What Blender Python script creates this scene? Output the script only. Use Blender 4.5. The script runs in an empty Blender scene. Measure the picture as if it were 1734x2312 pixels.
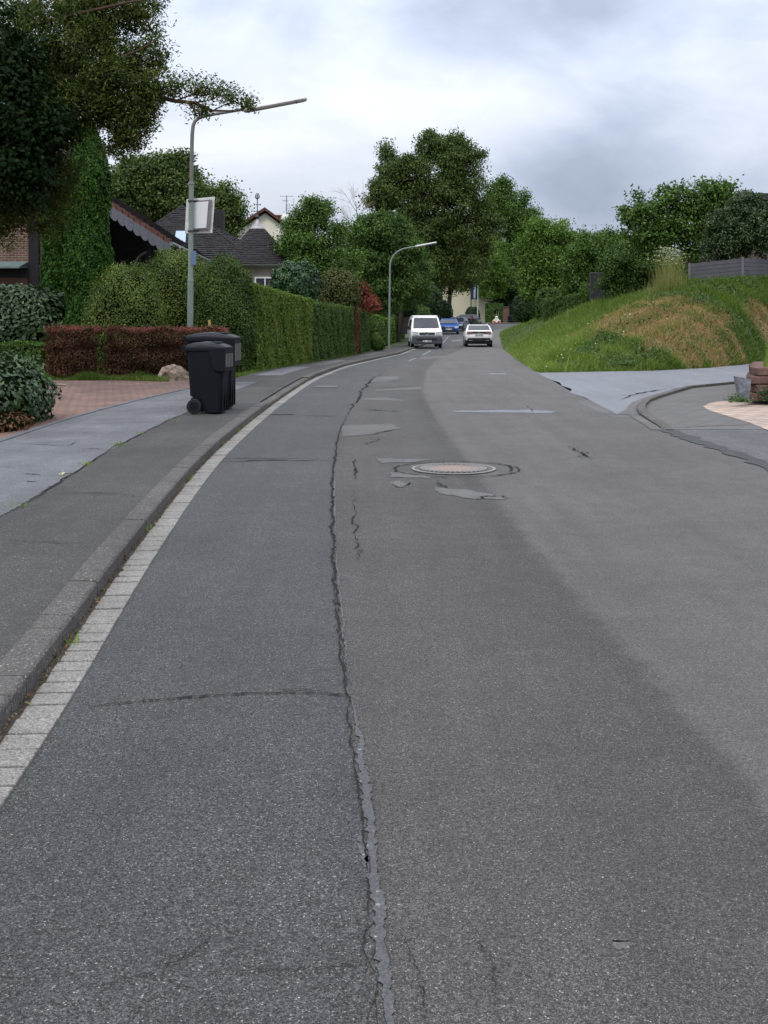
import bpy, math, random
import numpy as np
from mathutils import Vector, Matrix
R = math.radians
random.seed(7); rng = np.random.default_rng(7)
scene = bpy.context.scene
col = scene.collection

# ------------------------------------------------------------------ camera
F, CX, YH, H = 2600.0, 867.0, 720.0, 1.6
cam = bpy.data.cameras.new('camera'); co = bpy.data.objects.new('camera', cam); col.objects.link(co)
cam.sensor_fit = 'VERTICAL'; cam.sensor_height = 36.0; cam.sensor_width = 27.0
cam.lens = F / 2312 * 36.0
cam.shift_y = -(1156 - YH) / 2312
cam.clip_start = 0.05; cam.clip_end = 3000
co.location = (0, 0, H); co.rotation_euler = (R(90), 0, 0)
scene.camera = co
scene.view_settings.view_transform = 'Standard'; scene.view_settings.look = 'None'
scene.view_settings.exposure = 0.0; scene.view_settings.gamma = 1.0

# ------------------------------------------------------------------ world: overcast sky
SUN_EL, SUN_AZ = 52, 200      # azimuth clockwise from +Y: light comes from behind the camera, a little to the left
world = bpy.data.worlds.new('World'); scene.world = world; world.use_nodes = True
nt = world.node_tree; nt.nodes.clear()
def N(tree, t, **k):
    n = tree.nodes.new(t)
    for a, b in k.items():
        if a.startswith('i_'): n.inputs[a[2:].replace('_', ' ')].default_value = b
        else: setattr(n, a, b)
    return n
def ramp(tree, src, stops, interp='LINEAR'):
    r = tree.nodes.new('ShaderNodeValToRGB'); e = r.color_ramp.elements; r.color_ramp.interpolation = interp
    while len(e) < len(stops): e.new(0.5)
    for x, (p, c) in zip(e, stops):
        x.position = p; x.color = (c[0], c[1], c[2], 1) if hasattr(c, '__len__') else (c, c, c, 1)
    if src is not None: tree.links.new(src, r.inputs[0])
    return r.outputs[0]
def mth(tree, op, a, b=None, c=None):
    n = tree.nodes.new('ShaderNodeMath'); n.operation = op
    for i, v in enumerate((a, b, c)):
        if v is None: continue
        if isinstance(v, (int, float)): n.inputs[i].default_value = v
        else: tree.links.new(v, n.inputs[i])
    return n.outputs[0]
def mixc(tree, fac, a, b, mode='MIX'):
    n = tree.nodes.new('ShaderNodeMix'); n.data_type = 'RGBA'; n.blend_type = mode
    for s, v in ((n.inputs[0], fac), (n.inputs[6], a), (n.inputs[7], b)):
        if isinstance(v, (int, float)): s.default_value = v
        elif isinstance(v, tuple): s.default_value = (v[0], v[1], v[2], 1)
        else: tree.links.new(v, s)
    return n.outputs[2]
sky = N(nt, 'ShaderNodeTexSky', sky_type='NISHITA', sun_disc=False, sun_elevation=R(SUN_EL), sun_rotation=R(SUN_AZ))
tc = N(nt, 'ShaderNodeTexCoord'); sep = N(nt, 'ShaderNodeSeparateXYZ'); nt.links.new(tc.outputs['Generated'], sep.inputs[0])
mp = N(nt, 'ShaderNodeMapping'); mp.inputs['Scale'].default_value = (1.3, 1.3, 2.6); mp.inputs['Location'].default_value = (0.35, 0.1, 0.35)
nt.links.new(tc.outputs['Generated'], mp.inputs[0])
n1 = N(nt, 'ShaderNodeTexNoise', i_Scale=3.0, i_Detail=7.0, i_Roughness=0.47, i_Distortion=0.4); nt.links.new(mp.outputs[0], n1.inputs['Vector'])
fac = n1.outputs[0]
def blob(px, py, rad, amt, flat=2.2):   # a darker bank of cloud in this direction of the sky
    d = Vector(((px - CX) / F, 1, (YH - py) / F)).normalized()
    s = N(nt, 'ShaderNodeVectorMath', operation='SUBTRACT'); nt.links.new(tc.outputs['Generated'], s.inputs[0]); s.inputs[1].default_value = d
    w = N(nt, 'ShaderNodeVectorMath', operation='MULTIPLY'); nt.links.new(s.outputs[0], w.inputs[0]); w.inputs[1].default_value = (1, 1, flat)
    l = N(nt, 'ShaderNodeVectorMath', operation='LENGTH'); nt.links.new(w.outputs[0], l.inputs[0])
    m = N(nt, 'ShaderNodeMapRange', interpolation_type='SMOOTHSTEP'); m.inputs[1].default_value = 0; m.inputs[2].default_value = rad
    m.inputs[3].default_value = amt; m.inputs[4].default_value = 0; nt.links.new(l.outputs['Value'], m.inputs[0])
    return m.outputs[0]
dark = mth(nt, 'ADD', blob(1080, 10, 0.20, 0.26), blob(1400, 390, 0.22, 0.21, 3.2))
dark = mth(nt, 'ADD', dark, blob(700, 290, 0.20, -0.03)); dark = mth(nt, 'ADD', dark, blob(1650, 60, 0.1, 0.10))
f2 = mth(nt, 'SUBTRACT', fac, mth(nt, 'ADD', dark, 0.045))
cloud = ramp(nt, f2, [(0.22, (0.36, 0.42, 0.54)), (0.36, (0.48, 0.55, 0.69)), (0.46, (0.60, 0.665, 0.79)), (0.60, (0.72, 0.77, 0.87)), (0.80, (0.86, 0.89, 0.95))])
gain = mth(nt, 'MULTIPLY_ADD', mth(nt, 'MAXIMUM', sep.outputs[2], 0.0), 2.6, .86)
n2 = N(nt, 'ShaderNodeTexNoise', i_Scale=9.0, i_Detail=7.0, i_Roughness=0.6, i_Distortion=0.5); nt.links.new(mp.outputs[0], n2.inputs['Vector'])
cloud = mixc(nt, 1.0, cloud, ramp(nt, n2.outputs[0], [(0.30, (.92, .93, .95)), (0.68, (1.05, 1.045, 1.035))]), 'MULTIPLY')
hi_ = N(nt, 'ShaderNodeMapRange', interpolation_type='SMOOTHSTEP'); hi_.inputs[1].default_value = .27; hi_.inputs[2].default_value = .5; nt.links.new(sep.outputs[2], hi_.inputs[0])
cloud = mixc(nt, 1.0, cloud, mixc(nt, hi_.outputs[0], (1.015, 1.0, .985), (1.07, 1.005, .935)), 'MULTIPLY')
cl = N(nt, 'ShaderNodeVectorMath', operation='SCALE'); nt.links.new(cloud, cl.inputs[0]); nt.links.new(mth(nt, 'MULTIPLY', gain, 10.0), cl.inputs['Scale'])
bg = N(nt, 'ShaderNodeBackground'); bg.inputs[1].default_value = 0.10
nt.links.new(mixc(nt, 0.94, sky.outputs[0], cl.outputs[0]), bg.inputs[0])
out = N(nt, 'ShaderNodeOutputWorld'); nt.links.new(bg.outputs[0], out.inputs[0])
sl = bpy.data.lights.new('sun', 'SUN'); so = bpy.data.objects.new('sun', sl); col.objects.link(so)
sl.energy = 1.5; sl.angle = R(12); sl.color = (1, 0.94, 0.85)
az = R(SUN_AZ); el = R(SUN_EL)
sd = Vector((math.sin(az) * math.cos(el), math.cos(az) * math.cos(el), math.sin(el)))
so.rotation_euler = sd.to_track_quat('Z', 'Y').to_euler()

# ------------------------------------------------------------------ terrain profile and pixel helpers
_gy = [-50, 45, 55, 68, 76, 90, 104, 120, 135, 150, 165, 185, 220, 3000]
_gz = [0, 0, -.1, -.22, -.27, -.05, .2, .40, .58, .76, .96, 1.15, 1.2, 1.2]
_ty = np.arange(-50, 401, 1.0); _tz = np.interp(_ty, _gy, _gz); _tz = np.convolve(np.pad(_tz, 4, 'edge'), np.ones(9) / 9, 'valid')
def g(y): return float(np.interp(y, _ty, _tz))
def gv(y): return np.interp(y, _ty, _tz)
_D = np.concatenate([np.arange(1.5, 60, 0.01), np.arange(60, 260, 0.05)])
def gp(x, y, h=0.0):
    """ground point (X, Y) seen at pixel x, y"""
    v = F * (H - gv(_D) - h) / _D
    i = int(np.argmax(v <= (y - YH))); D = float(_D[i])
    return ((x - CX) / F * D, D)
def P(x, y, D): return Vector(((x - CX) / F * D, D, H + (YH - y) / F * D))
def curve(pts):
    """smooth X(Y) through points"""
    a = np.array(sorted([(p[1], p[0]) for p in pts])); ys = np.arange(a[0, 0] - 4, a[-1, 0] + 4, 0.25)
    xs = np.interp(ys, a[:, 0], a[:, 1])
    # extrapolate the first slope
    k = 8; xs2 = np.convolve(np.pad(xs, k, 'edge'), np.ones(2 * k + 1) / (2 * k + 1), 'valid')
    return lambda y: np.interp(y, ys, xs2)

# ------------------------------------------------------------------ materials
def new_mat(name):
    m = bpy.data.materials.new(name); m.use_nodes = True; t = m.node_tree
    return m, t, t.nodes['Principled BSDF']
def mat(name, c, rough=0.6, metal=0.0, spec=0.3, var=0.0, vs=6.0, bump=0.0, bs=40.0, coat=0.0):
    m, t, b = new_mat(name)
    b.inputs['Roughness'].default_value = rough; b.inputs['Metallic'].default_value = metal
    b.inputs['Specular IOR Level'].default_value = spec; b.inputs['Coat Weight'].default_value = coat
    b.inputs['Base Color'].default_value = (*c, 1)
    pos = N(t, 'ShaderNodeTexCoord').outputs['Object']
    if var:
        n = N(t, 'ShaderNodeTexNoise', i_Scale=vs, i_Detail=5.0, i_Roughness=0.65); t.links.new(pos, n.inputs['Vector'])
        lo = tuple(x * (1 - var) for x in c); hi = tuple(min(1, x * (1 + var)) for x in c)
        t.links.new(ramp(t, n.outputs[0], [(0.3, lo), (0.7, hi)]), b.inputs['Base Color'])
    if bump:
        n = N(t, 'ShaderNodeTexNoise', i_Scale=bs, i_Detail=4.0); t.links.new(pos, n.inputs['Vector'])
        bp = N(t, 'ShaderNodeBump', i_Strength=bump, i_Distance=0.02); t.links.new(n.outputs[0], bp.inputs['Height']); t.links.new(bp.outputs[0], b.inputs['Normal'])
    return m
def asphalt(name, c, tint=(1, 1, 1), speck=0.10, sp_c=(0.42, 0.42, 0.41), scale=150, contrast=0.45, bump=0.5, rough=0.75, patch=0.18, warm=(1, 1, 1), second=None):
    m, t, b = new_mat(name)
    pos = N(t, 'ShaderNodeNewGeometry').outputs['Position']
    v = N(t, 'ShaderNodeTexVoronoi', i_Scale=scale); t.links.new(pos, v.inputs['Vector'])
    s = N(t, 'ShaderNodeSeparateColor'); t.links.new(v.outputs['Color'], s.inputs[0])
    fine = N(t, 'ShaderNodeTexNoise', i_Scale=scale * 0.35, i_Detail=4.0, i_Roughness=0.7); t.links.new(pos, fine.inputs['Vector'])
    lo = tuple(x * (1 - contrast) for x in c); hi = tuple(x * (1 + contrast) for x in c)
    stone = ramp(t, s.outputs[0], [(0.0, lo), (0.55, c), (1.0, hi)])
    stone = mixc(t, ramp(t, fine.outputs[0], [(0.35, 0.0), (0.65, 0.6)]), stone, tuple(x * 0.55 for x in c))
    v2 = N(t, 'ShaderNodeTexVoronoi', i_Scale=scale * .62); t.links.new(pos, v2.inputs['Vector']); s2 = N(t, 'ShaderNodeSeparateColor'); t.links.new(v2.outputs['Color'], s2.inputs[0])
    hit = mth(t, 'MULTIPLY', mth(t, 'GREATER_THAN', s2.outputs[1], 1 - speck * 1.5), mth(t, 'LESS_THAN', v2.outputs['Distance'], mth(t, 'MULTIPLY_ADD', s2.outputs[0], .35, .12)))
    stone = mixc(t, hit, stone, mixc(t, s2.outputs[2], tuple(x * .7 for x in sp_c), tuple(x * 1.35 for x in sp_c)))
    gapd = ramp(t, v.outputs['Distance'], [(0.25, 1.0), (0.75, 0.55)])
    big = N(t, 'ShaderNodeTexNoise', i_Scale=0.55, i_Detail=5.0, i_Roughness=0.6); t.links.new(pos, big.inputs['Vector'])
    mid = N(t, 'ShaderNodeTexNoise', i_Scale=5.0, i_Detail=4.0, i_Roughness=0.6); t.links.new(pos, mid.inputs['Vector'])
    bigr = ramp(t, big.outputs[0], [(0.3, tuple((1 - patch) * x for x in warm)), (0.5, tuple(tint)), (0.7, tuple((1 + patch) * x for x in tint))])
    midr = ramp(t, mid.outputs[0], [(0.3, 0.90), (0.7, 1.09)])
    sm = N(t, 'ShaderNodeMapping'); sm.inputs['Scale'].default_value = (3.2, .16, 1); t.links.new(pos, sm.inputs[0]); sn = N(t, 'ShaderNodeTexNoise', i_Scale=1.0, i_Detail=4.0, i_Roughness=.6); t.links.new(sm.outputs[0], sn.inputs['Vector'])
    midr = mixc(t, 1.0, midr, ramp(t, sn.outputs[0], [(.33, .91), (.67, 1.08)]), 'MULTIPLY')
    for sc_, am in ((85, .34), (38, .16)):
        gn = N(t, 'ShaderNodeTexNoise', i_Scale=sc_, i_Detail=2.0, i_Roughness=.6); t.links.new(pos, gn.inputs['Vector'])
        midr = mixc(t, 1.0, midr, ramp(t, gn.outputs[0], [(.34, 1 - am * contrast), (.5, 1.0), (.66, 1 + am * contrast)]), 'MULTIPLY')
    c1 = mixc(t, 1.0, stone, gapd, 'MULTIPLY'); c2 = mixc(t, 1.0, c1, bigr, 'MULTIPLY'); c3 = mixc(t, 1.0, c2, midr, 'MULTIPLY')
    if second:   # the resurfaced lane beside it, met along a ragged feathered joint
        at = N(t, 'ShaderNodeAttribute', attribute_name='side').outputs['Fac']
        wob = N(t, 'ShaderNodeTexNoise', i_Scale=7.0, i_Detail=6.0, i_Roughness=.75); t.links.new(pos, wob.inputs['Vector'])
        e = mth(t, 'ADD', at, mth(t, 'MULTIPLY', mth(t, 'SUBTRACT', wob.outputs[0], .5), .34))
        band = ramp(t, mth(t, 'MULTIPLY_ADD', e, .5, .5), [(0.15, 1.0), (0.45, .86), (.50, .88), (.53, 1.0)])
        st2 = mixc(t, .35, mixc(t, 1.0, mixc(t, 1.0, stone, gapd, 'MULTIPLY'), tuple(y / x for x, y in zip(c, second)), 'MULTIPLY'), second)
        st2 = mixc(t, 1.0, mixc(t, 1.0, st2, bigr, 'MULTIPLY'), midr, 'MULTIPLY')
        c3 = mixc(t, ramp(t, mth(t, 'MULTIPLY_ADD', e, .5, .5), [(.485, 0.0), (.535, 1.0)]), mixc(t, 1.0, c3, band, 'MULTIPLY'), st2)
    t.links.new(c3, b.inputs['Base Color']); b.inputs['Roughness'].default_value = rough; b.inputs['Specular IOR Level'].default_value = 0.3
    hgt = mth(t, 'SUBTRACT', mth(t, 'MULTIPLY', s.outputs[2], 0.6), v.outputs['Distance'])
    bp = N(t, 'ShaderNodeBump', i_Strength=bump, i_Distance=0.004); t.links.new(hgt, bp.inputs['Height']); t.links.new(bp.outputs[0], b.inputs['Normal'])
    return m
def brick(name, c1, c2, mortar, w, h, ms=0.012, vertical=False, bump=0.4, rough=0.85, rot=0.0, var=0.2, off=0.5):
    m, t, b = new_mat(name)
    pos = N(t, 'ShaderNodeNewGeometry').outputs['Position']
    if vertical:
        s = N(t, 'ShaderNodeSeparateXYZ'); t.links.new(pos, s.inputs[0])
        cb = N(t, 'ShaderNodeCombineXYZ'); t.links.new(mth(t, 'ADD', s.outputs[0], s.outputs[1]), cb.inputs[0]); t.links.new(s.outputs[2], cb.inputs[1]); vec = cb.outputs[0]
    else:
        mpp = N(t, 'ShaderNodeMapping'); mpp.inputs['Rotation'].default_value = (0, 0, rot); t.links.new(pos, mpp.inputs[0]); vec = mpp.outputs[0]
    br = N(t, 'ShaderNodeTexBrick', offset=off); br.inputs['Scale'].default_value = 1.0
    br.inputs['Brick Width'].default_value = w; br.inputs['Row Height'].default_value = h; br.inputs['Mortar Size'].default_value = ms
    br.inputs['Mortar Smooth'].default_value = 0.2; br.inputs['Bias'].default_value = 0.0
    br.inputs['Color1'].default_value = (*c1, 1); br.inputs['Color2'].default_value = (*c2, 1); br.inputs['Mortar'].default_value = (*mortar, 1)
    t.links.new(vec, br.inputs['Vector'])
    n = N(t, 'ShaderNodeTexNoise', i_Scale=1.1, i_Detail=6.0, i_Roughness=0.7); t.links.new(pos, n.inputs['Vector'])
    t.links.new(mixc(t, 1.0, br.outputs[0], ramp(t, n.outputs[0], [(0.3, 1 - var), (0.7, 1 + var)]), 'MULTIPLY'), b.inputs['Base Color'])
    b.inputs['Roughness'].default_value = rough
    bp = N(t, 'ShaderNodeBump', i_Strength=bump, i_Distance=0.01, invert=True); t.links.new(br.outputs['Fac'], bp.inputs['Height']); t.links.new(bp.outputs[0], b.inputs['Normal'])
    return m
def leafmat(name, stops, trans=0.25, rough=0.62, spec=0.22):
    """stops: colour ramp over each leaf's own random value"""
    m = bpy.data.materials.new(name); m.use_nodes = True; t = m.node_tree; b = t.nodes['Principled BSDF']; o = t.nodes['Material Output']
    a = N(t, 'ShaderNodeAttribute', attribute_name='rnd')
    c = ramp(t, a.outputs['Fac'], stops)
    t.links.new(c, b.inputs['Base Color']); b.inputs['Roughness'].default_value = rough; b.inputs['Specular IOR Level'].default_value = spec
    tr = N(t, 'ShaderNodeBsdfTranslucent'); t.links.new(mixc(t, 1.0, c, (1.3, 1.5, 0.7), 'MULTIPLY'), tr.inputs[0])
    mx = N(t, 'ShaderNodeMixShader'); mx.inputs[0].default_value = trans
    t.links.new(b.outputs[0], mx.inputs[1]); t.links.new(tr.outputs[0], mx.inputs[2]); t.links.new(mx.outputs[0], o.inputs[0])
    return m

# ------------------------------------------------------------------ mesh helpers
class MB:
    def __init__(s): s.v = []; s.f = []; s.m = []
    def add(s, vs, fs, mi=0):
        o = len(s.v); s.v += [tuple(p) for p in vs]; s.f += [tuple(o + i for i in f) for f in fs]; s.m += [mi] * len(fs); return s
    def box(s, lo, hi, mi=0, top=None, M=None):
        x0, y0, z0 = lo; x1, y1, z1 = hi; tx, ty = top or (0, 0)
        v = [(x0, y0, z0), (x1, y0, z0), (x1, y1, z0), (x0, y1, z0), (x0 - tx, y0 - ty, z1), (x1 + tx, y0 - ty, z1), (x1 + tx, y1 + ty, z1), (x0 - tx, y1 + ty, z1)]
        if M: v = [M @ Vector(p) for p in v]
        return s.add(v, [(3, 2, 1, 0), (4, 5, 6, 7), (0, 1, 5, 4), (1, 2, 6, 5), (2, 3, 7, 6), (3, 0, 4, 7)], mi)
    def tube(s, pts, r, n=8, mi=0, cap=True):
        pts = [Vector(p) for p in pts]; rs = r if hasattr(r, '__len__') else [r] * len(pts); vs = []; fs = []; ref = None
        for i, p in enumerate(pts):
            d = (pts[min(i + 1, len(pts) - 1)] - pts[max(i - 1, 0)]).normalized()
            if ref is None: ref = Vector((0, 0, 1)) if abs(d.z) < 0.9 else Vector((1, 0, 0))
            a = (ref - d * ref.dot(d)).normalized(); ref = a; b = d.cross(a)
            for k in range(n):
                t = 2 * math.pi * k / n; vs.append(p + (a * math.cos(t) + b * math.sin(t)) * rs[i])
        for i in range(len(pts) - 1):
            for k in range(n):
                k2 = (k + 1) % n; fs.append((i * n + k, i * n + k2, (i + 1) * n + k2, (i + 1) * n + k))
        if cap: fs.append(tuple(range(n - 1, -1, -1))); fs.append(tuple((len(pts) - 1) * n + k for k in range(n)))
        return s.add(vs, fs, mi)
    def prism(s, poly, a, b, axis='y', mi=0):
        """extrude a 2D polygon along an axis between a and b"""
        def mk(p, t): return {'x': (t, p[0], p[1]), 'y': (p[0], t, p[1]), 'z': (p[0], p[1], t)}[axis]
        n = len(poly); vs = [mk(p, a) for p in poly] + [mk(p, b) for p in poly]
        fs = [(i, (i + 1) % n, n + (i + 1) % n, n + i) for i in range(n)] + [tuple(range(n - 1, -1, -1)), tuple(range(n, 2 * n))]
        return s.add(vs, fs, mi)
    def lathe(s, prof, c=(0, 0, 0), n=20, mi=0, axis='z'):
        vs = []; fs = []
        for r, z in prof:
            for k in range(n):
                t = 2 * math.pi * k / n; a, b = r * math.cos(t), r * math.sin(t)
                p = {'z': (a, b, z), 'x': (z, a, b), 'y': (b, z, a)}[axis]; vs.append((p[0] + c[0], p[1] + c[1], p[2] + c[2]))
        for i in range(len(prof) - 1):
            for k in range(n): k2 = (k + 1) % n; fs.append((i * n + k, i * n + k2, (i + 1) * n + k2, (i + 1) * n + k))
        fs.append(tuple(range(n - 1, -1, -1))); fs.append(tuple((len(prof) - 1) * n + k for k in range(n)))
        return s.add(vs, fs, mi)
    def build(s, name, mats, parent=None, smooth=False, bevel=0, world=True):
        me = bpy.data.meshes.new(name); o = bpy.data.objects.new(name, me); col.objects.link(o)
        off = Vector((0, 0, 0))
        if parent is not None:
            o.parent = parent
            if world:
                q = parent; 
                while q is not None: off += q.location; q = q.parent
        me.from_pydata([(p[0] - off.x, p[1] - off.y, p[2] - off.z) for p in s.v], [], s.f)
        for mm in (mats if isinstance(mats, (list, tuple)) else [mats]): me.materials.append(mm)
        me.polygons.foreach_set('material_index', s.m)
        if smooth: me.polygons.foreach_set('use_smooth', [True] * len(s.f))
        me.validate(); me.update()
        import bmesh
        bm = bmesh.new(); bm.from_mesh(me); bmesh.ops.recalc_face_normals(bm, faces=bm.faces); bm.to_mesh(me); bm.free()
        if bevel:
            b = o.modifiers.new('bevel', 'BEVEL'); b.width = bevel; b.segments = 2; b.limit_method = 'ANGLE'; b.angle_limit = R(35)
        if smooth:
            try:
                me.set_sharp_from_angle(angle=R(40))
            except Exception: pass
        return o
def tag(o, label=None, cat=None, group=None, kind=None):
    for k, v in (('label', label), ('category', cat), ('group', group), ('kind', kind)):
        if v: o[k] = v
    return o
def thing(name, label, cat, loc=(0, 0, 0), rz=0, group=None):
    o = bpy.data.objects.new(name, None); col.objects.link(o); o.location = loc; o.rotation_euler = (0, 0, rz); o.empty_display_size = 0.2
    return tag(o, label, cat, group)
def npmesh(name, V, nq, rnd, mats, parent=None, core=None):
    """V: (nq*4,3) quad soup, rnd: per quad; core: optional MB appended with material 1"""
    V = V.astype(np.float32); nf = nq
    if parent is not None: V = V - np.array(parent.location, dtype=np.float32)
    loops = np.arange(nq * 4, dtype=np.int32); starts = np.arange(0, nq * 4, 4, dtype=np.int32); tot = np.full(nq, 4, dtype=np.int32)
    mi = np.zeros(nq, dtype=np.int32); rv = np.repeat(rnd, 4).astype(np.float32)
    if core:
        off = Vector((0, 0, 0)) if parent is None else parent.location
        cv = np.array([(p[0] - off[0], p[1] - off[1], p[2] - off[2]) for p in core.v], dtype=np.float32)
        base = len(V); V = np.vstack([V, cv]); fl = []; st = []; tt = []
        p0 = len(loops)
        for f in core.f: st.append(p0 + len(fl)); tt.append(len(f)); fl += [base + i for i in f]
        loops = np.concatenate([loops, np.array(fl, dtype=np.int32)]); starts = np.concatenate([starts, np.array(st, dtype=np.int32)]); tot = np.concatenate([tot, np.array(tt, dtype=np.int32)])
        mi = np.concatenate([mi, np.full(len(core.f), 1, dtype=np.int32)]); rv = np.concatenate([rv, np.full(len(cv), 0.2, dtype=np.float32)])
    me = bpy.data.meshes.new(name); me.vertices.add(len(V)); me.vertices.foreach_set('co', V.ravel())
    me.loops.add(len(loops)); me.loops.foreach_set('vertex_index', loops)
    me.polygons.add(len(starts)); me.polygons.foreach_set('loop_start', starts); me.polygons.foreach_set('loop_total', tot)
    for mm in (mats if isinstance(mats, (list, tuple)) else [mats]): me.materials.append(mm)
    me.polygons.foreach_set('material_index', mi)
    a = me.attributes.new('rnd', 'FLOAT', 'POINT'); a.data.foreach_set('value', rv)
    me.update(calc_edges=True); me.validate()
    o = bpy.data.objects.new(name, me); col.objects.link(o)
    if parent is not None: o.parent = parent
    return o
def unit(a): return a / np.maximum(np.linalg.norm(a, axis=1, keepdims=True), 1e-9)
def leafquads(pos, nor, size, aspect=0.55, tilt=0.6, droop=0.0, sv=0.35):
    n = len(pos); nn = unit(unit(nor) + rng.normal(0, tilt, (n, 3)))
    a = rng.normal(0, 1, (n, 3)); a[:, 2] -= droop; u = unit(a - nn * np.sum(a * nn, 1, keepdims=True)); v = np.cross(nn, u)
    L = size * (1 + rng.uniform(-sv, sv, (n, 1))); W = L * aspect
    q = np.stack([pos - u * L / 2, pos + v * W / 2 + nn * L * 0.10, pos + u * L / 2, pos - v * W / 2 + nn * L * 0.10], 1)
    return q.reshape(-1, 3)
# ------------------------------------------------------------------ setting: ground, road, pavement
M_left = asphalt('asphalt_left', (0.090, 0.094, 0.093), speck=0.11, sp_c=(0.34, 0.34, 0.32), scale=235, contrast=0.95, bump=1.0, rough=.62, patch=0.14, warm=(0.98, 1.0, 1.02))
M_mid = asphalt('asphalt_mid', (0.129, 0.123, 0.118), speck=0.10, sp_c=(0.36, 0.34, 0.31), scale=270, contrast=0.8, bump=1.0, patch=0.12, warm=(1.0, .98, .96), second=(.145, .139, .135))
M_right = asphalt('asphalt_right', (0.150, 0.145, 0.140), speck=0.05, sp_c=(0.27, 0.26, 0.24), scale=260, contrast=0.35, bump=0.4, patch=0.10)
M_walk = asphalt('asphalt_walk', (0.083, 0.081, 0.078), speck=0.06, sp_c=(0.28, 0.27, 0.25), scale=150, contrast=0.5, bump=0.7, patch=0.2)
M_walk2 = asphalt('asphalt_walk_light', (0.180, 0.187, 0.203), speck=0.04, sp_c=(0.32, 0.32, 0.33), scale=180, contrast=0.5, bump=0.6, patch=0.3, rough=0.7)
M_side = asphalt('asphalt_side', (0.235, 0.245, 0.275), speck=0.05, sp_c=(0.42, 0.42, 0.44), scale=170, contrast=0.3, bump=0.35, patch=0.10, rough=0.6)
M_patch = asphalt('asphalt_patch', (0.152, 0.148, 0.145), speck=0.03, sp_c=(0.4, 0.4, 0.4), scale=160, contrast=0.25, bump=0.3, patch=0.2)
M_seal = asphalt('sealant', (0.100, 0.102, 0.105), speck=0.02, sp_c=(0.35, 0.35, 0.35), scale=110, contrast=0.15, bump=0.2, patch=0.1, rough=0.5)
M_crack = mat('crack_dark', (0.022, 0.022, 0.021), 0.95, spec=0.1)  # even dark tone of the cracks
M_dark = asphalt('asphalt_dark', (0.07, 0.07, 0.072), speck=0.04, scale=150, contrast=0.5, bump=0.6)
M_kerb = asphalt('kerb_stone', (0.125, 0.117, 0.108), speck=0.10, sp_c=(0.34, 0.31, 0.28), scale=130, contrast=0.45, bump=0.6, patch=0.25)
M_gut = asphalt('gutter_stone', (0.30, 0.29, 0.27), speck=0.05, sp_c=(0.14, 0.13, 0.12), scale=110, contrast=0.22, bump=0.5, patch=0.18)
M_soil = mat('soil', (0.075, 0.058, 0.04), 0.95, var=0.5, vs=20, bump=0.6, bs=60)
M_lawn = mat('lawn_ground', (0.055, 0.075, 0.025), 0.95, var=0.5, vs=4, bump=0.5, bs=40)
M_paver = brick('red_pavers', (0.215, 0.118, 0.088), (0.155, 0.088, 0.068), (0.06, 0.05, 0.042), 0.22, 0.11, 0.012, rot=0.55, var=0.42)
M_beige = brick('beige_pavers', (0.40, 0.31, 0.25), (0.34, 0.265, 0.215), (0.09, 0.07, 0.06), 0.42, 0.28, 0.014, rot=1.15, var=0.25)
M_slab = brick('slab_paving', (0.098, 0.094, 0.092), (0.088, 0.085, 0.083), (0.045, 0.045, 0.045), 0.32, 0.32, 0.006, rot=0.5, var=0.15, off=0.0)

gut_r = curve([(-1.19, 0), (-1.19, 3.4), (-1.22, 3.87), (-1.30, 4.77), (-1.426, 6.11), (-1.552, 7.89), (-1.81, 12.06), (-1.875, 14.9), (-1.91, 18.8), (-1.89, 22.4), (-1.86, 25.5), (-1.75, 30.6), (-1.2, 38.2), (-.24, 45), (.9, 55), (1.72, 67), (2.45, 75), (5.0, 104), (8.6, 135), (13, 155), (18, 163), (28, 169)])
seam = curve([(.05, 0), (.032, 2.61), (.012, 2.92), (-.0126, 3.28), (-.09, 4.14), (-.166, 4.9), (-.25, 6.02), (-.34, 7.8), (-.49, 10.7), (-.59, 13.7), (-.65, 17.2), (-.57, 19.8), (-.495, 24.8), (-.36, 30), (.32, 39), (2.1, 52), (4.2, 75), (8, 110), (18, 155)])
bound = curve([(1.3, 0), (1.263, 3.79), (1.23, 4.57), (1.154, 5.5), (1.115, 6.3), (1.02, 7.9), (1.02, 9.45), (.96, 11.3), (.92, 13.4), (.87, 15.9), (.8, 19.8), (.82, 24.8), (1.3, 35.9), (2.4, 49), (5.3, 75), (9, 110), (19, 155)])
road_r = curve([(4.25, 0), (4.17, 12.5), (4.07, 15.1), (4.04, 16.6), (4.06, 18.2), (4.0, 19.3), (4.0, 20.5), (4.06, 22.6), (4.08, 25), (4.25, 27.5), (4.39, 30.4), (4.57, 33.5), (4.89, 37.8), (5.23, 45), (7.0, 67), (9.1, 90), (11.4, 112), (15.7, 135), (20, 150), (28, 160)])
back = curve([(-4.45, 0), (-4.6, 10), (-4.74, 15.8), (-4.74, 18.2), (-4.53, 21.4), (-4.21, 24.7), (-3.83, 28.7), (-3.45, 34.2), (-2.5, 39.4), (-1.6, 44.8), (-.65, 55), (.2, 66), (1.0, 75), (3.4, 104), (7, 135), (11, 155), (16, 166), (26, 173)])
walkmid = curve([(-2.75, 0), (-2.88, 8.9), (-3.0, 10.8), (-3.16, 13.5), (-3.2, 18), (-3.05, 22), (-2.8, 26), (-2.5, 30.6), (-1.95, 38.2), (-1.0, 45)])

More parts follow.
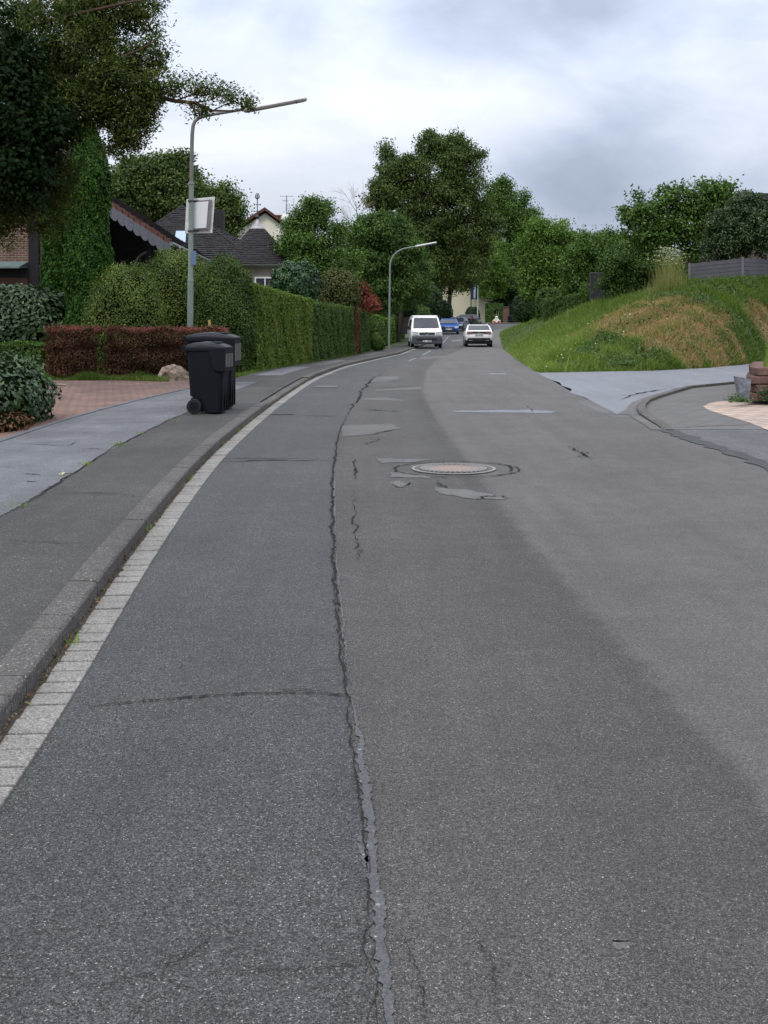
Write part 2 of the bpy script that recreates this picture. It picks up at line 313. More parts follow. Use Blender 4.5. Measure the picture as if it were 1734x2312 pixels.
def ysteps(a, b):
    out = []; y = a
    while y < b - 1e-6: out.append(y); y += 0.25 if y < 20 else (0.5 if y < 60 else 1.5)
    out.append(b); return out
def sheet(name, fl, fr, a, b, h, m, nx=2, parent=None, jag=0.0, sub=None):
    mb = MB(); ys = ysteps(a, b)
    if jag:
        ys2 = []; 
        for i in range(len(ys) - 1):
            k = 4 if ys[i] < 20 else 1
            ys2 += [ys[i] + (ys[i + 1] - ys[i]) * j / k for j in range(k)]
        ys = ys2 + [ys[-1]]
    for i, y in enumerate(ys):
        l, r = float(fl(y)), float(fr(y))
        if jag: j = random.gauss(0, jag); l2 = l; r += j
        for k in range(nx): mb.v.append((l + (r - l) * k / (nx - 1), y, g(y) + h))
    for i in range(len(ys) - 1):
        for k in range(nx - 1): mb.f.append((i * nx + k, i * nx + k + 1, (i + 1) * nx + k + 1, (i + 1) * nx + k)); mb.m.append(0)
    return mb.build(name, m, parent)
def poly(name, pts, h, m, parent=None):
    """flat patch of ground, outline in (X, Y)"""
    mb = MB(); mb.add([(x, y, g(y) + h) for x, y in pts], [tuple(range(len(pts)))]); return mb.build(name, m, parent)
def ppoly(name, px, h, m, parent=None, hh=0.0, jag=0.0, sub=3):
    pts = [gp(x, y, hh) for x, y in px]; out = []
    for i in range(len(pts)):
        a, b = pts[i], pts[(i + 1) % len(pts)]
        for k in range(sub):
            t = k / sub; out.append((a[0] + (b[0] - a[0]) * t + random.gauss(0, jag), a[1] + (b[1] - a[1]) * t + random.gauss(0, jag * 2)))
    return poly(name, out, h, m, parent)
def ribbon(pts, w, h, n=6, jit=0.015, wj=0.5, mb=None, taper=True):
    """jagged thin strip on the ground through (X, Y) points"""
    mb = mb or MB(); P_ = []
    for i in range(len(pts) - 1):
        for k in range(n):
            t = k / n; P_.append((pts[i][0] + (pts[i + 1][0] - pts[i][0]) * t + random.gauss(0, jit), pts[i][1] + (pts[i + 1][1] - pts[i][1]) * t + random.gauss(0, jit)))
    P_.append(pts[-1]); o = len(mb.v); N_ = len(P_)
    for i, p in enumerate(P_):
        a, b = P_[max(i - 1, 0)], P_[min(i + 1, N_ - 1)]; d = Vector((b[0] - a[0], b[1] - a[1])).normalized() if (a != b) else Vector((0, 1)); nn = Vector((-d.y, d.x))
        e = min(1, 3.0 * min(i, N_ - 1 - i) / N_ + 0.15) if taper else 1
        ww = w * e * (1 + random.uniform(-wj, wj)) / 2
        mb.v.append((p[0] - nn.x * ww, p[1] - nn.y * ww, g(p[1]) + h)); mb.v.append((p[0] + nn.x * ww, p[1] + nn.y * ww, g(p[1]) + h))
    for i in range(N_ - 1): k = o + 2 * i; mb.f.append((k, k + 1, k + 3, k + 2)); mb.m.append(0)
    return mb

# base terrain to the horizon
mb = MB(); xs = [-900, -200, -60, -20, 0, 20, 60, 200, 900]; ys = [-60] + list(range(-10, 240, 5)) + [400, 1500]
for y in ys:
    for x in xs: mb.v.append((x, y, g(y) - 0.06))
for i in range(len(ys) - 1):
    for k in range(len(xs) - 1): mb.f.append((i * 9 + k, i * 9 + k + 1, i * 9 + k + 10, i * 9 + k + 9)); mb.m.append(0)
tag(mb.build('ground', M_lawn), kind='structure')
rmb = MB(); ysr = ysteps(-3, 169); sd_ = []
for y in ysr:
    a_, b_, c_ = float(gut_r(y)) - .02, float(bound(y)), float(road_r(y)); b_ = min(b_, c_ - 1.2)
    for x in (a_, b_ - 1.0, b_ - .5, b_, b_ + .5, b_ + 1.0, c_): rmb.v.append((x, y, g(y))); sd_.append(max(-1, min(1, x - b_)))
for i in range(len(ysr) - 1):
    for k in range(6): rmb.f.append((i * 7 + k, i * 7 + k + 1, i * 7 + k + 8, i * 7 + k + 7)); rmb.m.append(0)
road = tag(rmb.build('road', M_mid), kind='structure'); at_ = road.data.attributes.new('side', 'FLOAT', 'POINT'); at_.data.foreach_set('value', sd_)
sheet('road_lane', lambda y: gut_r(y) + 0.002, lambda y: seam(y) - 0.01, -3, 160, 0.0025, M_left, 3, road, jag=0.012)
# dark seam band and sealed joint
cr = MB()
sp = [(float(seam(y)) - 0.012 + random.gauss(0, .008), y) for y in np.arange(2.3, 8, 0.12)]
ribbon(sp, 0.006, 0.009, 5, 0.003, 0.8, cr)
ribbon([(float(seam(y)) + random.gauss(0, .008), y) for y in np.arange(5.0, 19, 0.2)], 0.017, 0.0085, 5, 0.005, 0.8, cr)
ribbon([(float(seam(y)) + random.gauss(0, .03), y) for y in np.arange(19, 34, 0.5)], 0.04, 0.0085, 4, 0.012, 0.9, cr)
def prib(px, w, n=6, jit=0.01, wj=0.8, mb=cr, h=0.009): ribbon([gp(x, y) for x, y in px], w * .6, h, int(n * 1.5), jit * .8, wj, mb)
prib([(175, 1602), (300, 1590), (420, 1579), (560, 1570), (690, 1568), (775, 1572)], 0.019, 10, 0.004)
prib([(600, 1566), (680, 1560), (760, 1573)], 0.010, 6, 0.004); prib([(735, 1573), (800, 1572)], 0.022, 6, 0.006)
prib([(480, 2205), (640, 2200), (760, 2195), (850, 2170)], 0.006, 8, 0.006); prib([(200, 2240), (300, 2220), (420, 2170), (470, 2130), (560, 2100)], 0.005, 8, 0.006)
prib([(905, 2110), (950, 2220), (965, 2312)], 0.005, 10, 0.005); prib([(1060, 2090), (1110, 2180), (1122, 2290)], 0.004, 10, 0.006)
prib([(480, 1046), (600, 1040), (745, 1042)], 0.05, 8, 0.02); prib([(470, 1040), (560, 1036), (740, 1038)], 0.03, 8, 0.03)
prib([(800, 1036), (803, 1083)], 0.03, 10, 0.012); prib([(796, 1110), (800, 1180), (808, 1240), (806, 1270)], 0.014, 10, 0.02)
prib([(1290, 1008), (1310, 1022), (1335, 1040)], 0.03, 6, 0.05); prib([(1302, 1033), (1330, 1022)], 0.04, 4, 0.03)
prib([(815, 925), (860, 927), (912, 930)], 0.06, 8, 0.03); prib([(860, 876), (955, 872)], 0.06, 8, 0.03); prib([(1020, 866), (1095, 865)], 0.04, 8, 0.03)
prib([(593, 938), (640, 937), (672, 937)], 0.14, 6, 0.02, 0.3); prib([(672, 938), (770, 942)], 0.05, 8, 0.03)
prib([(1078, 1128), (1095, 1122), (1125, 1122), (1155, 1127)], 0.035, 6, 0.02); prib([(985, 1087), (1000, 1098), (1012, 1104)], 0.03, 6, 0.02)
prib([(860, 990), (840, 1000), (815, 1006)], 0.03, 6, 0.03); prib([(830, 984), (900, 968)], 0.03, 6, 0.03); prib([(1232, 857), (1285, 856)], 0.05, 4, .01)
prib([(1190, 916), (1206, 933)], 0.03, 4, 0.02); prib([(1340, 934), (1460, 939)], 0.05, 6, 0.02)
cr.build('crack', M_crack, road)
sg = MB()
for a, b, w, ox in ((2.2, 4.9, 0.030, 0.017), (3.35, 3.6, 0.022, -0.015), (4.9, 8.5, 0.012, 0.018), (8.5, 12, 0.02, 0.02)):
    ribbon([(float(seam(y)) + ox + random.gauss(0, .004), y) for y in np.arange(a, b, 0.12 if a < 6 else .25)], w, 0.0045, 6, 0.003, 0.45, sg)
sg.build('crack_sealant', M_seal, road)
# repaired and worn patches
for px, m in (([(848, 1036), (1010, 1038), (950, 1043), (860, 1047)], M_patch), ([(880, 1066), (955, 1074), (975, 1082), (885, 1078)], M_patch),
              ([(878, 1090), (905, 1088), (926, 1091), (922, 1097), (908, 1100), (890, 1096)], M_patch), ([(980, 1103), (1050, 1106), (1110, 1118), (1145, 1127), (1080, 1127), (1000, 1118)], M_patch),
              ([(775, 962), (880, 958), (905, 968), (850, 980), (770, 986)], M_right), ([(815, 900), (870, 898), (918, 904), (912, 906), (820, 903)], M_patch),
              ([(850, 852), (895, 849), (902, 856), (870, 862), (838, 863)], M_patch), ([(846, 880), (950, 873), (954, 879), (850, 884)], M_patch),
              ([(1018, 928), (1100, 926.5), (1180, 926), (1257, 929), (1250, 933), (1120, 932), (1030, 931)], M_side),
              ([(1105, 843), (1143, 843), (1143, 846), (1105, 845.5)], M_side), ([(952, 805), (1004, 803), (1006, 809), (945, 812)], M_patch),
              ([(1382, 2130), (1400, 2122), (1420, 2130), (1424, 2140), (1405, 2148), (1386, 2144)], M_patch), ([(1018, 768), (1040, 767), (1040, 770), (1020, 771)], M_side)):
    ppoly('patch', px, 0.0045 if px[0][1] < 1500 else 0.001, m, road, jag=0.016 if px[0][1] < 1500 else 0.003, sub=6)
# worn white lines by the parked vehicles
M_line = mat('road_paint', (0.30, 0.30, 0.30), 0.7, var=0.35, vs=12)
for px in ([(952, 802), (955, 802), (974, 792), (972, 791.5)], [(921, 816), (924, 816), (938, 809), (935, 809)], [(999, 775), (1001, 775), (1013, 760), (1011.5, 760)]):
    ppoly('lane_marking', px, 0.007, M_line, road, jag=0.004, sub=2)

# gutter row of setts and kerb
def offs(fn, y, d):
    s = (float(fn(y + .1)) - float(fn(y - .1))) / .2; L = math.hypot(1, s); return (float(fn(y)) - d / L, y + d * s / L)
gm = MB(); y = 0.5; i = 0
while y < 70:
    L = random.choice([0.155, 0.165, 0.15, 0.17]) if y < 22 else 0.5
    a0 = offs(gut_r, y, 0.0); a1 = offs(gut_r, y + L - 0.016, 0.0); b0 = offs(gut_r, y, 0.16 + random.uniform(-.008, .004)); b1 = offs(gut_r, y + L - 0.016, 0.16)
    z = g(y) + 0.012 + random.uniform(-.003, .003); t = random.uniform(-.003, .003); z0 = z - .08
    gm.add([(a0[0], a0[1], z0), (a1[0], a1[1], z0), (b1[0], b1[1], z0), (b0[0], b0[1], z0), (a0[0], a0[1], z), (a1[0], a1[1], z + t), (b1[0], b1[1], z + t), (b0[0], b0[1], z)],
           [(0, 3, 2, 1), (4, 5, 6, 7), (0, 1, 5, 4), (1, 2, 6, 5), (2, 3, 7, 6), (3, 0, 4, 7)])
    y += L
tag(gm.build('gutter', M_gut, bevel=0.005), kind='structure')
ks = MB(); y = 0.6
while y < 160:
    L = 1.0 if y < 60 else 3.0; n = 4; prev = None; lift = random.uniform(-.004, .004); hh = 0.105 + lift
    if 20.2 < y < 29: hh = 0.075 + lift
    for k in range(n):
        ya = y + (L - 0.014) * k / n; yb = y + (L - 0.014) * (k + 1) / n
        sec = []
        for yy in (ya, yb):
            z = g(yy)
            # front top edge dressed with a chamfer
            fr = offs(gut_r, yy, 0.185); fr2 = offs(gut_r, yy, 0.200); bk = offs(gut_r, yy, 0.345)
            sec.append([(fr[0], fr[1], z - .1), (fr[0], fr[1], z + hh - .014), (fr2[0], fr2[1], z + hh), (bk[0], bk[1], z + hh + .004), (bk[0], bk[1], z - .1)])
        fs = [(j, (j + 1) % 5, 5 + (j + 1) % 5, 5 + j) for j in range(5)] + [(4, 3, 2, 1, 0), (5, 6, 7, 8, 9)]
        ks.add(sec[0] + sec[1], fs if k in (0, n - 1) else fs[:5])
    y += L
tag(ks.build('kerb', M_kerb, bevel=0.006), kind='structure')
jt = MB(); ribbon([offs(gut_r, y, 0.172) for y in np.arange(0.5, 60, 0.5)], 0.035, 0.006, 2, 0.0, 0.0, jt, taper=False); ribbon([offs(gut_r, y, 0.08) for y in np.arange(0.5, 60, 0.5)], 0.17, 0.002, 2, 0.0, 0.0, jt, taper=False)
jt.build('joint_soil', M_soil, road)
# pavement
pave = tag(sheet('pavement', lambda y: back(y), lambda y: gut_r(y) - 0.345, -3, 167, 0.098, M_walk, 4), kind='structure')
sheet('pavement_resurfacing', lambda y: back(y) + .01, lambda y: walkmid(y), -3, 19.5, 0.103, M_walk2, 3, pave, jag=0.01)
for a, b, f0, f1, m in ((19.5, 27.3, .0, .55, M_walk2), (30.5, 36, .15, .6, M_walk2), (37.5, 42, .3, .75, M_patch), (48, 55, .2, .7, M_patch)):
    sheet('pavement_resurfacing', lambda y, f0=f0: back(y) + .02 + (gut_r(y) - .345 - back(y)) * f0, lambda y, f1=f1: back(y) + (gut_r(y) - .345 - back(y)) * f1, a, b, 0.103, m, 2, pave)
pc = MB()
def wrib(px, w, n=8, j=0.01): ribbon([gp(x, y, .1) for x, y in px], w, 0.108, n, j, 0.7, pc)
wrib([(30, 1157), (143, 1083), (260, 1009), (330, 975), (404, 938)], 0.018); wrib([(0, 1222), (90, 1225), (200, 1228)], 0.008); wrib([(90, 1118), (180, 1113), (270, 1116), (330, 1125)], 0.010)
wrib([(45, 1003), (178, 996)], 0.02, 4, .002); wrib([(45, 1003), (155, 1008)], 0.02, 4, .002); wrib([(155, 1008), (178, 996)], 0.014, 4, .002); wrib([(180, 1013), (235, 1015)], 0.02)
wrib([(50, 1070), (95, 1074)], 0.02); wrib([(60, 1088), (80, 1089)], 0.02); wrib([(588, 880), (655, 884)], .03); wrib([(430, 868), (560, 869)], .05)
for q in range(26): 
    yy = random.uniform(9, 26); x0 = float(back(yy)) + random.uniform(.2, 1.3); ribbon([(x0, yy), (x0 + random.uniform(.08, .3), yy + random.uniform(-.05, .05))], 0.012, 0.108, 3, .01, .5, pc)
pc.build('crack', M_crack, pave)
# edging strip between pavement and driveway
em = MB(); y = 12.0
while y < 28:
    a = offs(back, y, -0.04); b = offs(back, y + .99, -0.04); c = offs(back, y + .99, .05); d = offs(back, y, .05)
    z = 0.115; em.add([(p[0], p[1], zz) for zz in (z - .1, z) for p in (a, b, c, d)], [(4, 5, 6, 7), (0, 1, 5, 4), (1, 2, 6, 5), (2, 3, 7, 6), (3, 0, 4, 7)]); y += 1.0
tag(em.build('pavement_edging', M_walk2), kind='structure')
sheetL = tag(sheet('garden_ground', lambda y: -60 + 0 * y, lambda y: back(y), -3, 167, 0.07, M_lawn, 6), kind='structure')
dl = [offs(back, y, .05) for y in np.arange(11, 27.8, .5)]
drive = tag(poly('driveway', dl + [(-5.45, 27.6), (-7, 28.6), (-9.6, 29.8), (-14, 31), (-22, 31), (-22, 11)], 0.104, M_paver), kind='structure')

# ------------------------------------------------------------------ right side: side road, slab pavement, paving
ll = [gp(x, y) for x, y in ((1221, 843), (1243, 857), (1262, 864), (1272, 871), (1290, 879), (1287, 887), (1318, 897), (1334, 905), (1352, 914), (1363, 922), (1385, 930), (1402, 936))]
near = [gp(x, y) for x, y in ((1412, 926), (1428, 914), (1447, 906), (1476, 896), (1549, 874), (1661, 863), (1800, 853), (2300, 830))]
far = [gp(x, y) for x, y in ((2300, 786), (1900, 806), (1727, 819), (1600, 831), (1480, 837), (1228, 841.5))]
jl = []
for p in ll: jl += [(p[0] - .02 + random.uniform(-.06, .06), p[1] + random.uniform(-.1, .1))]
side = tag(poly('side_road', jl + near + far, 0.004, M_side), kind='structure')
s2 = MB(); ribbon([gp(x, y) for x, y in ((1400, 905), (1440, 889), (1500, 880), (1580, 876))], 0.04, .014, 6, .03, .8, s2); s2.build('crack', M_crack, side)
poly('corner_filling', [(3.7, 18.6), (3.7, 22.0), (4.4, 23.2), (6, 23.6), (6, 20), (4.3, 18.6)], 0.0025, M_patch, side)
kr = [gp(x, y) for x, y in ((1500, 972), (1486, 962), (1462, 948), (1444, 938), (1438, 928), (1441, 918), (1452, 908), (1476, 899), (1549, 877), (1661, 866), (1800, 856), (2200, 836))]
def kerbline(pts, w, h, name, m):
    mb = MB(); P_ = [Vector(p) for p in pts]; secs = []
    for i, p in enumerate(P_):
        d = (P_[min(i + 1, len(P_) - 1)] - P_[max(i - 1, 0)]).normalized(); n = Vector((d.y, -d.x))
        q = p + n * w; z = g(p.y); hh = h * min(1, .25 + i * .25); secs.append([(p.x, p.y, z - .05), (p.x, p.y, z + hh - .02), (p.x + n.x * .03, p.y + n.y * .03, z + hh), (q.x, q.y, z + hh), (q.x, q.y, z - .05)])
    for i in range(len(secs) - 1): mb.add(secs[i] + secs[i + 1], [(j, (j + 1) % 5, 5 + (j + 1) % 5, 5 + j) for j in range(5)])
    return tag(mb.build(name, m), kind='structure')
kerbline(kr, 0.14, 0.065, 'kerb', M_kerb)
gut2 = MB(); ribbon([offs2 for offs2 in [(p[0] - .10, p[1] + .05) for p in kr[:-1]]], 0.16, 0.008, 2, 0, 0.05, gut2, taper=False); tag(gut2.build('gutter', M_patch), kind='structure')
sl_pts = [(p[0] + .10, p[1] - .03) for p in kr]
w2 = tag(poly('pavement', sl_pts + [(30, 16.0), (4.25, 16.6)], 0.008, M_slab), kind='structure')
tag(poly('pavement', [(float(road_r(y)) + 0.0, y) for y in np.arange(-3, 16.8, .5)] + [(4.3, 16.9), (30, 16.3), (30, -3)], 0.004, asphalt('walk_right', (0.135, 0.138, 0.142), speck=.08, sp_c=(.34, .34, .34), scale=110, contrast=.5, bump=.8)), kind='structure')
d3 = MB(); ribbon([(float(road_r(y)) + .02, y) for y in np.arange(5, 17, .5)], 0.22, .008, 3, .02, .4, d3, taper=False); tag(d3.build('road_edge', M_dark), kind='structure')
tag(poly('paved_forecourt', [gp(x, y, .03) for x, y in ((1587, 915), (1600, 909), (1621, 904), (1700, 903), (1900, 903))] + [(14, 12), (7, 12)] + [gp(x, y, .03) for x, y in ((1760, 980), (1734, 968), (1690, 951), (1640, 936), (1600, 924))], 0.013, M_beige), kind='structure')
cl2 = MB(); ribbon([gp(x, y, .01) for x, y in ((1500, 966), (1600, 962), (1720, 958))], .025, .012, 6, .01, .6, cl2); cl2.build('crack', M_crack, w2)

# ------------------------------------------------------------------ the grassy bank
base = [(28, 160), (20, 150), (15.7, 135), (11.4, 112), (9.1, 90), (7.0, 67), (5.9, 53), (5.2, 45), (4.75, 37), (4.75, 34.6), (6.3, 34.9), (8.3, 35.6), (11, 38.3), (13.8, 41.9), (19.5, 47.5), (33, 61)]
crest = [(36, 162, 2.0), (26, 150, 1.9), (21, 138, 1.8), (15.6, 114, 1.55), (12.2, 93, 1.5), (11.7, 72, 2.15), (11.5, 62, 2.43), (11.7, 55, 2.6), (11.9, 51, 2.8), (12.3, 49, 2.95), (12.8, 47.5, 3.08), (13.6, 46.8, 3.1), (14.8, 47, 3.2), (16.5, 48.5, 3.3), (21, 54, 3.5), (34, 68, 4.0)]
def resample(a, n):
    a = np.array(a, float); t = np.linspace(0, len(a) - 1, n); i = np.clip(t.astype(int), 0, len(a) - 2); f = (t - i)[:, None]
    p0 = a[np.clip(i - 1, 0, len(a) - 1)]; p1 = a[i]; p2 = a[i + 1]; p3 = a[np.clip(i + 2, 0, len(a) - 1)]
    return 0.5 * (2 * p1 + (p2 - p0) * f + (2 * p0 - 5 * p1 + 4 * p2 - p3) * f ** 2 + (3 * p1 - p0 - 3 * p2 + p3) * f ** 3)
NU, NS = 151, 22
bB = resample(base, NU); bC = resample(crest, NU)
def bankpt(u, s):
    """u in 0..NU-1 along, s 0..1 up the slope"""
    i = np.clip(u.astype(int), 0, NU - 2); f = (u - i)[:, None]
    b = bB[i] * (1 - f) + bB[i + 1] * f; c = bC[i] * (1 - f) + bC[i + 1] * f; ss = s[:, None]
    xy = b * (1 - ss) + c[:, :2] * ss; zb = gv(b[:, 1]) - .02
    e = np.clip(s, 0, 1); z = zb + (c[:, 2] - zb) * (e * 0.85 + 0.15 * np.sin(e * math.pi / 2))
    z = z + 0.10 * np.sin(xy[:, 0] * 1.3 + 1) * np.sin(xy[:, 1] * .9) * np.sin(e * math.pi) + 0.05 * np.sin(xy[:, 0] * 3.7) * np.sin(xy[:, 1] * 2.9 + 2) * np.sin(e * math.pi)
    return np.column_stack([xy, z])
def dryness(p):
    a = ((p[:, 0] - 9.7) / 3.2) ** 2 + ((p[:, 1] - 41.0) / 4.4) ** 2
    b = ((p[:, 0] - 14.8) / 1.2) ** 2 + ((p[:, 1] - 44.0) / 1.3) ** 2
    c = ((p[:, 0] - 12.9) / 1.1) ** 2 + ((p[:, 1] - 44.5) / 1.3) ** 2
    w = .22 * np.sin(p[:, 0] * 2.1 + 1) * np.sin(p[:, 1] * 1.7) + .18 * np.sin(p[:, 0] * 5.1) * np.sin(p[:, 1] * 4.3 + 2)
    return np.clip((1.1 - np.minimum(a, b) + w * 1.6) * 1.8, 0, 1)
uu, ss = np.meshgrid(np.arange(NU) * 1.0, np.linspace(0, 1, NS), indexing='ij')
V = bankpt(uu.ravel(), ss.ravel()); mb = MB(); mb.v = [tuple(p) for p in V]
for i in range(NU - 1):
    for k in range(NS - 1): a = i * NS + k; mb.f.append((a, a + NS, a + NS + 1, a + 1)); mb.m.append(0)
m, t, b_ = new_mat('bank_soil')
at = N(t, 'ShaderNodeAttribute', attribute_name='dry'); pos = N(t, 'ShaderNodeNewGeometry').outputs['Position']
n = N(t, 'ShaderNodeTexNoise', i_Scale=6.0, i_Detail=6.0, i_Roughness=.7); t.links.new(pos, n.inputs['Vector'])
c = mixc(t, at.outputs['Fac'], (.06, .085, .022), (.24, .155, .085)); t.links.new(mixc(t, 1.0, c, ramp(t, n.outputs[0], [(.3, .5), (.7, 1.4)]), 'MULTIPLY'), b_.inputs['Base Color']); b_.inputs['Roughness'].default_value = 1
bank = tag(mb.build('bank', m, smooth=True), kind='structure')
a = bank.data.attributes.new('dry', 'FLOAT', 'POINT'); a.data.foreach_set('value', dryness(V).astype(np.float32))
# plateau behind the crest
mb = MB()
for i in range(NU):
    c = bC[i]; mb.v += [(c[0], c[1], c[2] - .01), (c[0] + 8, c[1] + 6, c[2] + .2), (c[0] + 80, c[1] + 30, c[2] + .3)]
for i in range(NU - 1):
    for k in range(2): mb.f.append((i * 3 + k, i * 3 + 3 + k, i * 3 + 4 + k, i * 3 + 1 + k)); mb.m.append(0)
tag(mb.build('terrace_ground', M_lawn), kind='structure')
# ------------------------------------------------------------------ vegetation
G = lambda lo, mid, hi: [(0.0, lo), (0.5, mid), (1.0, hi)]
L_oak = leafmat('leaf_near_tree', [(0, (0.013, 0.024, 0.005)), (.45, (0.037, 0.060, 0.011)), (.8, (0.110, 0.143, 0.028)), (1, (0.188, 0.132, 0.032))], .3)
L_ivy = leafmat('leaf_ivy', G((.004, .011, .003), (.009, .022, .006), (.022, .042, .012)), .1, .7, .08)
L_linden = leafmat('leaf_linden', G((0.019, 0.038, 0.008), (0.057, 0.089, 0.020), (0.155, 0.196, 0.057)), .22)
L_green = leafmat('leaf_green', G((0.018, 0.049, 0.008), (0.055, 0.109, 0.018), (0.156, 0.247, 0.058)), .25)
L_bright = leafmat('leaf_bright', G((0.028, 0.067, 0.009), (0.078, 0.147, 0.023), (0.196, 0.299, 0.063)), .28)
L_mid = leafmat('leaf_mid', G((0.020, 0.050, 0.010), (0.050, 0.101, 0.020), (0.133, 0.203, 0.049)), .22)
L_olive = leafmat('leaf_olive', G((0.026, 0.038, 0.010), (0.066, 0.079, 0.022), (0.144, 0.144, 0.048)), .2)
L_holly = leafmat('leaf_holly', G((.006, .026, .005), (.016, .055, .012), (.06, .13, .035)), .08, .45, .4)
L_thuja = leafmat('leaf_thuja', G((0.008, 0.030, 0.002), (0.022, 0.069, 0.006), (0.054, 0.138, 0.014)), .15)
L_priv = leafmat('leaf_privet', G((0.020, 0.041, 0.006), (0.067, 0.107, 0.019), (0.173, 0.224, 0.049)), .2)
L_privd = leafmat('leaf_privet_dark', G((0.014, 0.031, 0.005), (0.043, 0.078, 0.014), (0.128, 0.178, 0.038)), .2)
L_horn = leafmat('leaf_hornbeam', [(0, (0.029, 0.055, 0.008)), (.45, (0.094, 0.150, 0.021)), (.85, (0.195, 0.260, 0.046)), (1, (0.195, 0.130, 0.039))], .25)
L_laurel = leafmat('leaf_laurel', G((0.009, 0.025, 0.007), (0.025, 0.056, 0.017), (0.085, 0.145, 0.051)), .1, .45, .4)
L_red = leafmat('leaf_berberis', [(0, (0.027, 0.020, 0.010)), (.4, (0.077, 0.037, 0.022)), (.7, (0.138, 0.056, 0.035)), (.85, (0.088, 0.088, 0.025)), (1, (0.138, 0.150, 0.037))], .2)
L_redtop = leafmat('leaf_berberis_top', [(0, (.10, .03, .028)), (.6, (.19, .055, .045)), (1, (.26, .09, .06))], .25)
L_acer = leafmat('leaf_acer', G((.10, .025, .02), (.20, .05, .035), (.28, .09, .06)), .25)
L_brown = leafmat('leaf_brown', G((.07, .03, .016), (.12, .055, .025), (.17, .09, .04)), .2)
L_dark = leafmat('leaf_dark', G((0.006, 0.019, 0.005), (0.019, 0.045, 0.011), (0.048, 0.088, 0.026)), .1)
L_rhodo = leafmat('leaf_rhododendron', G((.012, .028, .006), (.035, .065, .018), (.11, .16, .055)), .1, .48, .4)
L_grass = leafmat('grass_blade', [(0, (.04, .085, .010)), (.35, (.105, .165, .030)), (.55, (.18, .265, .055)), (.64, (.30, .38, .11)), (.68, (.16, .11, .045)), (.85, (.34, .225, .12)), (1, (.48, .36, .20))], .3)
M_core = mat('shrub_core_shade', (.006, .010, .003), 1.0, spec=0.0, var=.4, vs=8)  # solid filler core, shade of the leaf gaps put into its colour
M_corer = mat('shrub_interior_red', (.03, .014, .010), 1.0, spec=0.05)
M_bark = mat('bark', (.075, .06, .045), .95, var=.35, vs=9, bump=.7, bs=30)
M_barkd = mat('bark_dark', (.04, .034, .028), .95, var=.3, vs=9, bump=.5, bs=30)
M_twig = mat('dead_twig', (.22, .18, .13), .9)

def LB(x, y, D, rx, ry, n, dp=1.0):
    s = D / F; p = P(x, y, D); return (p.x, p.y, p.z, rx * s, (rx + ry) / 2 * s * dp, ry * s, n)
def crown_points(lobes, cl_r, per, shell=0.5, flat=.75):
    pts = []; nrm = []; cents = []
    for (cx, cy, cz, rx, ry, rz, n) in lobes:
        n = int(n * 1.5)
        d = unit(rng.normal(0, 1, (n, 3))); r = rng.uniform(shell ** 3, 1, (n, 1)) ** (1 / 3)
        r = r * (1 + .12 * np.sin(d[:, :1] * 5 + cx) * np.cos(d[:, 2:3] * 6 + cz))
        c = np.array([cx, cy, cz]) + d * r * np.array([rx, ry, rz]); cents.append(c)
        rr = cl_r * rng.uniform(.55, 1.35, (n, 1))
        off = np.clip(rng.normal(0, .5, (n, per, 3)), -.95, .95); off[:, :, 2] *= flat
        p = c[:, None, :] + off * rr[:, None, :]
        q = unit((d[:, None, :] * .7 + off * .9 + np.array([0, 0, .5])).reshape(-1, 3)); pts.append(p.reshape(-1, 3)); nrm.append(q)
    return np.vstack(pts), np.vstack(nrm), np.vstack(cents)
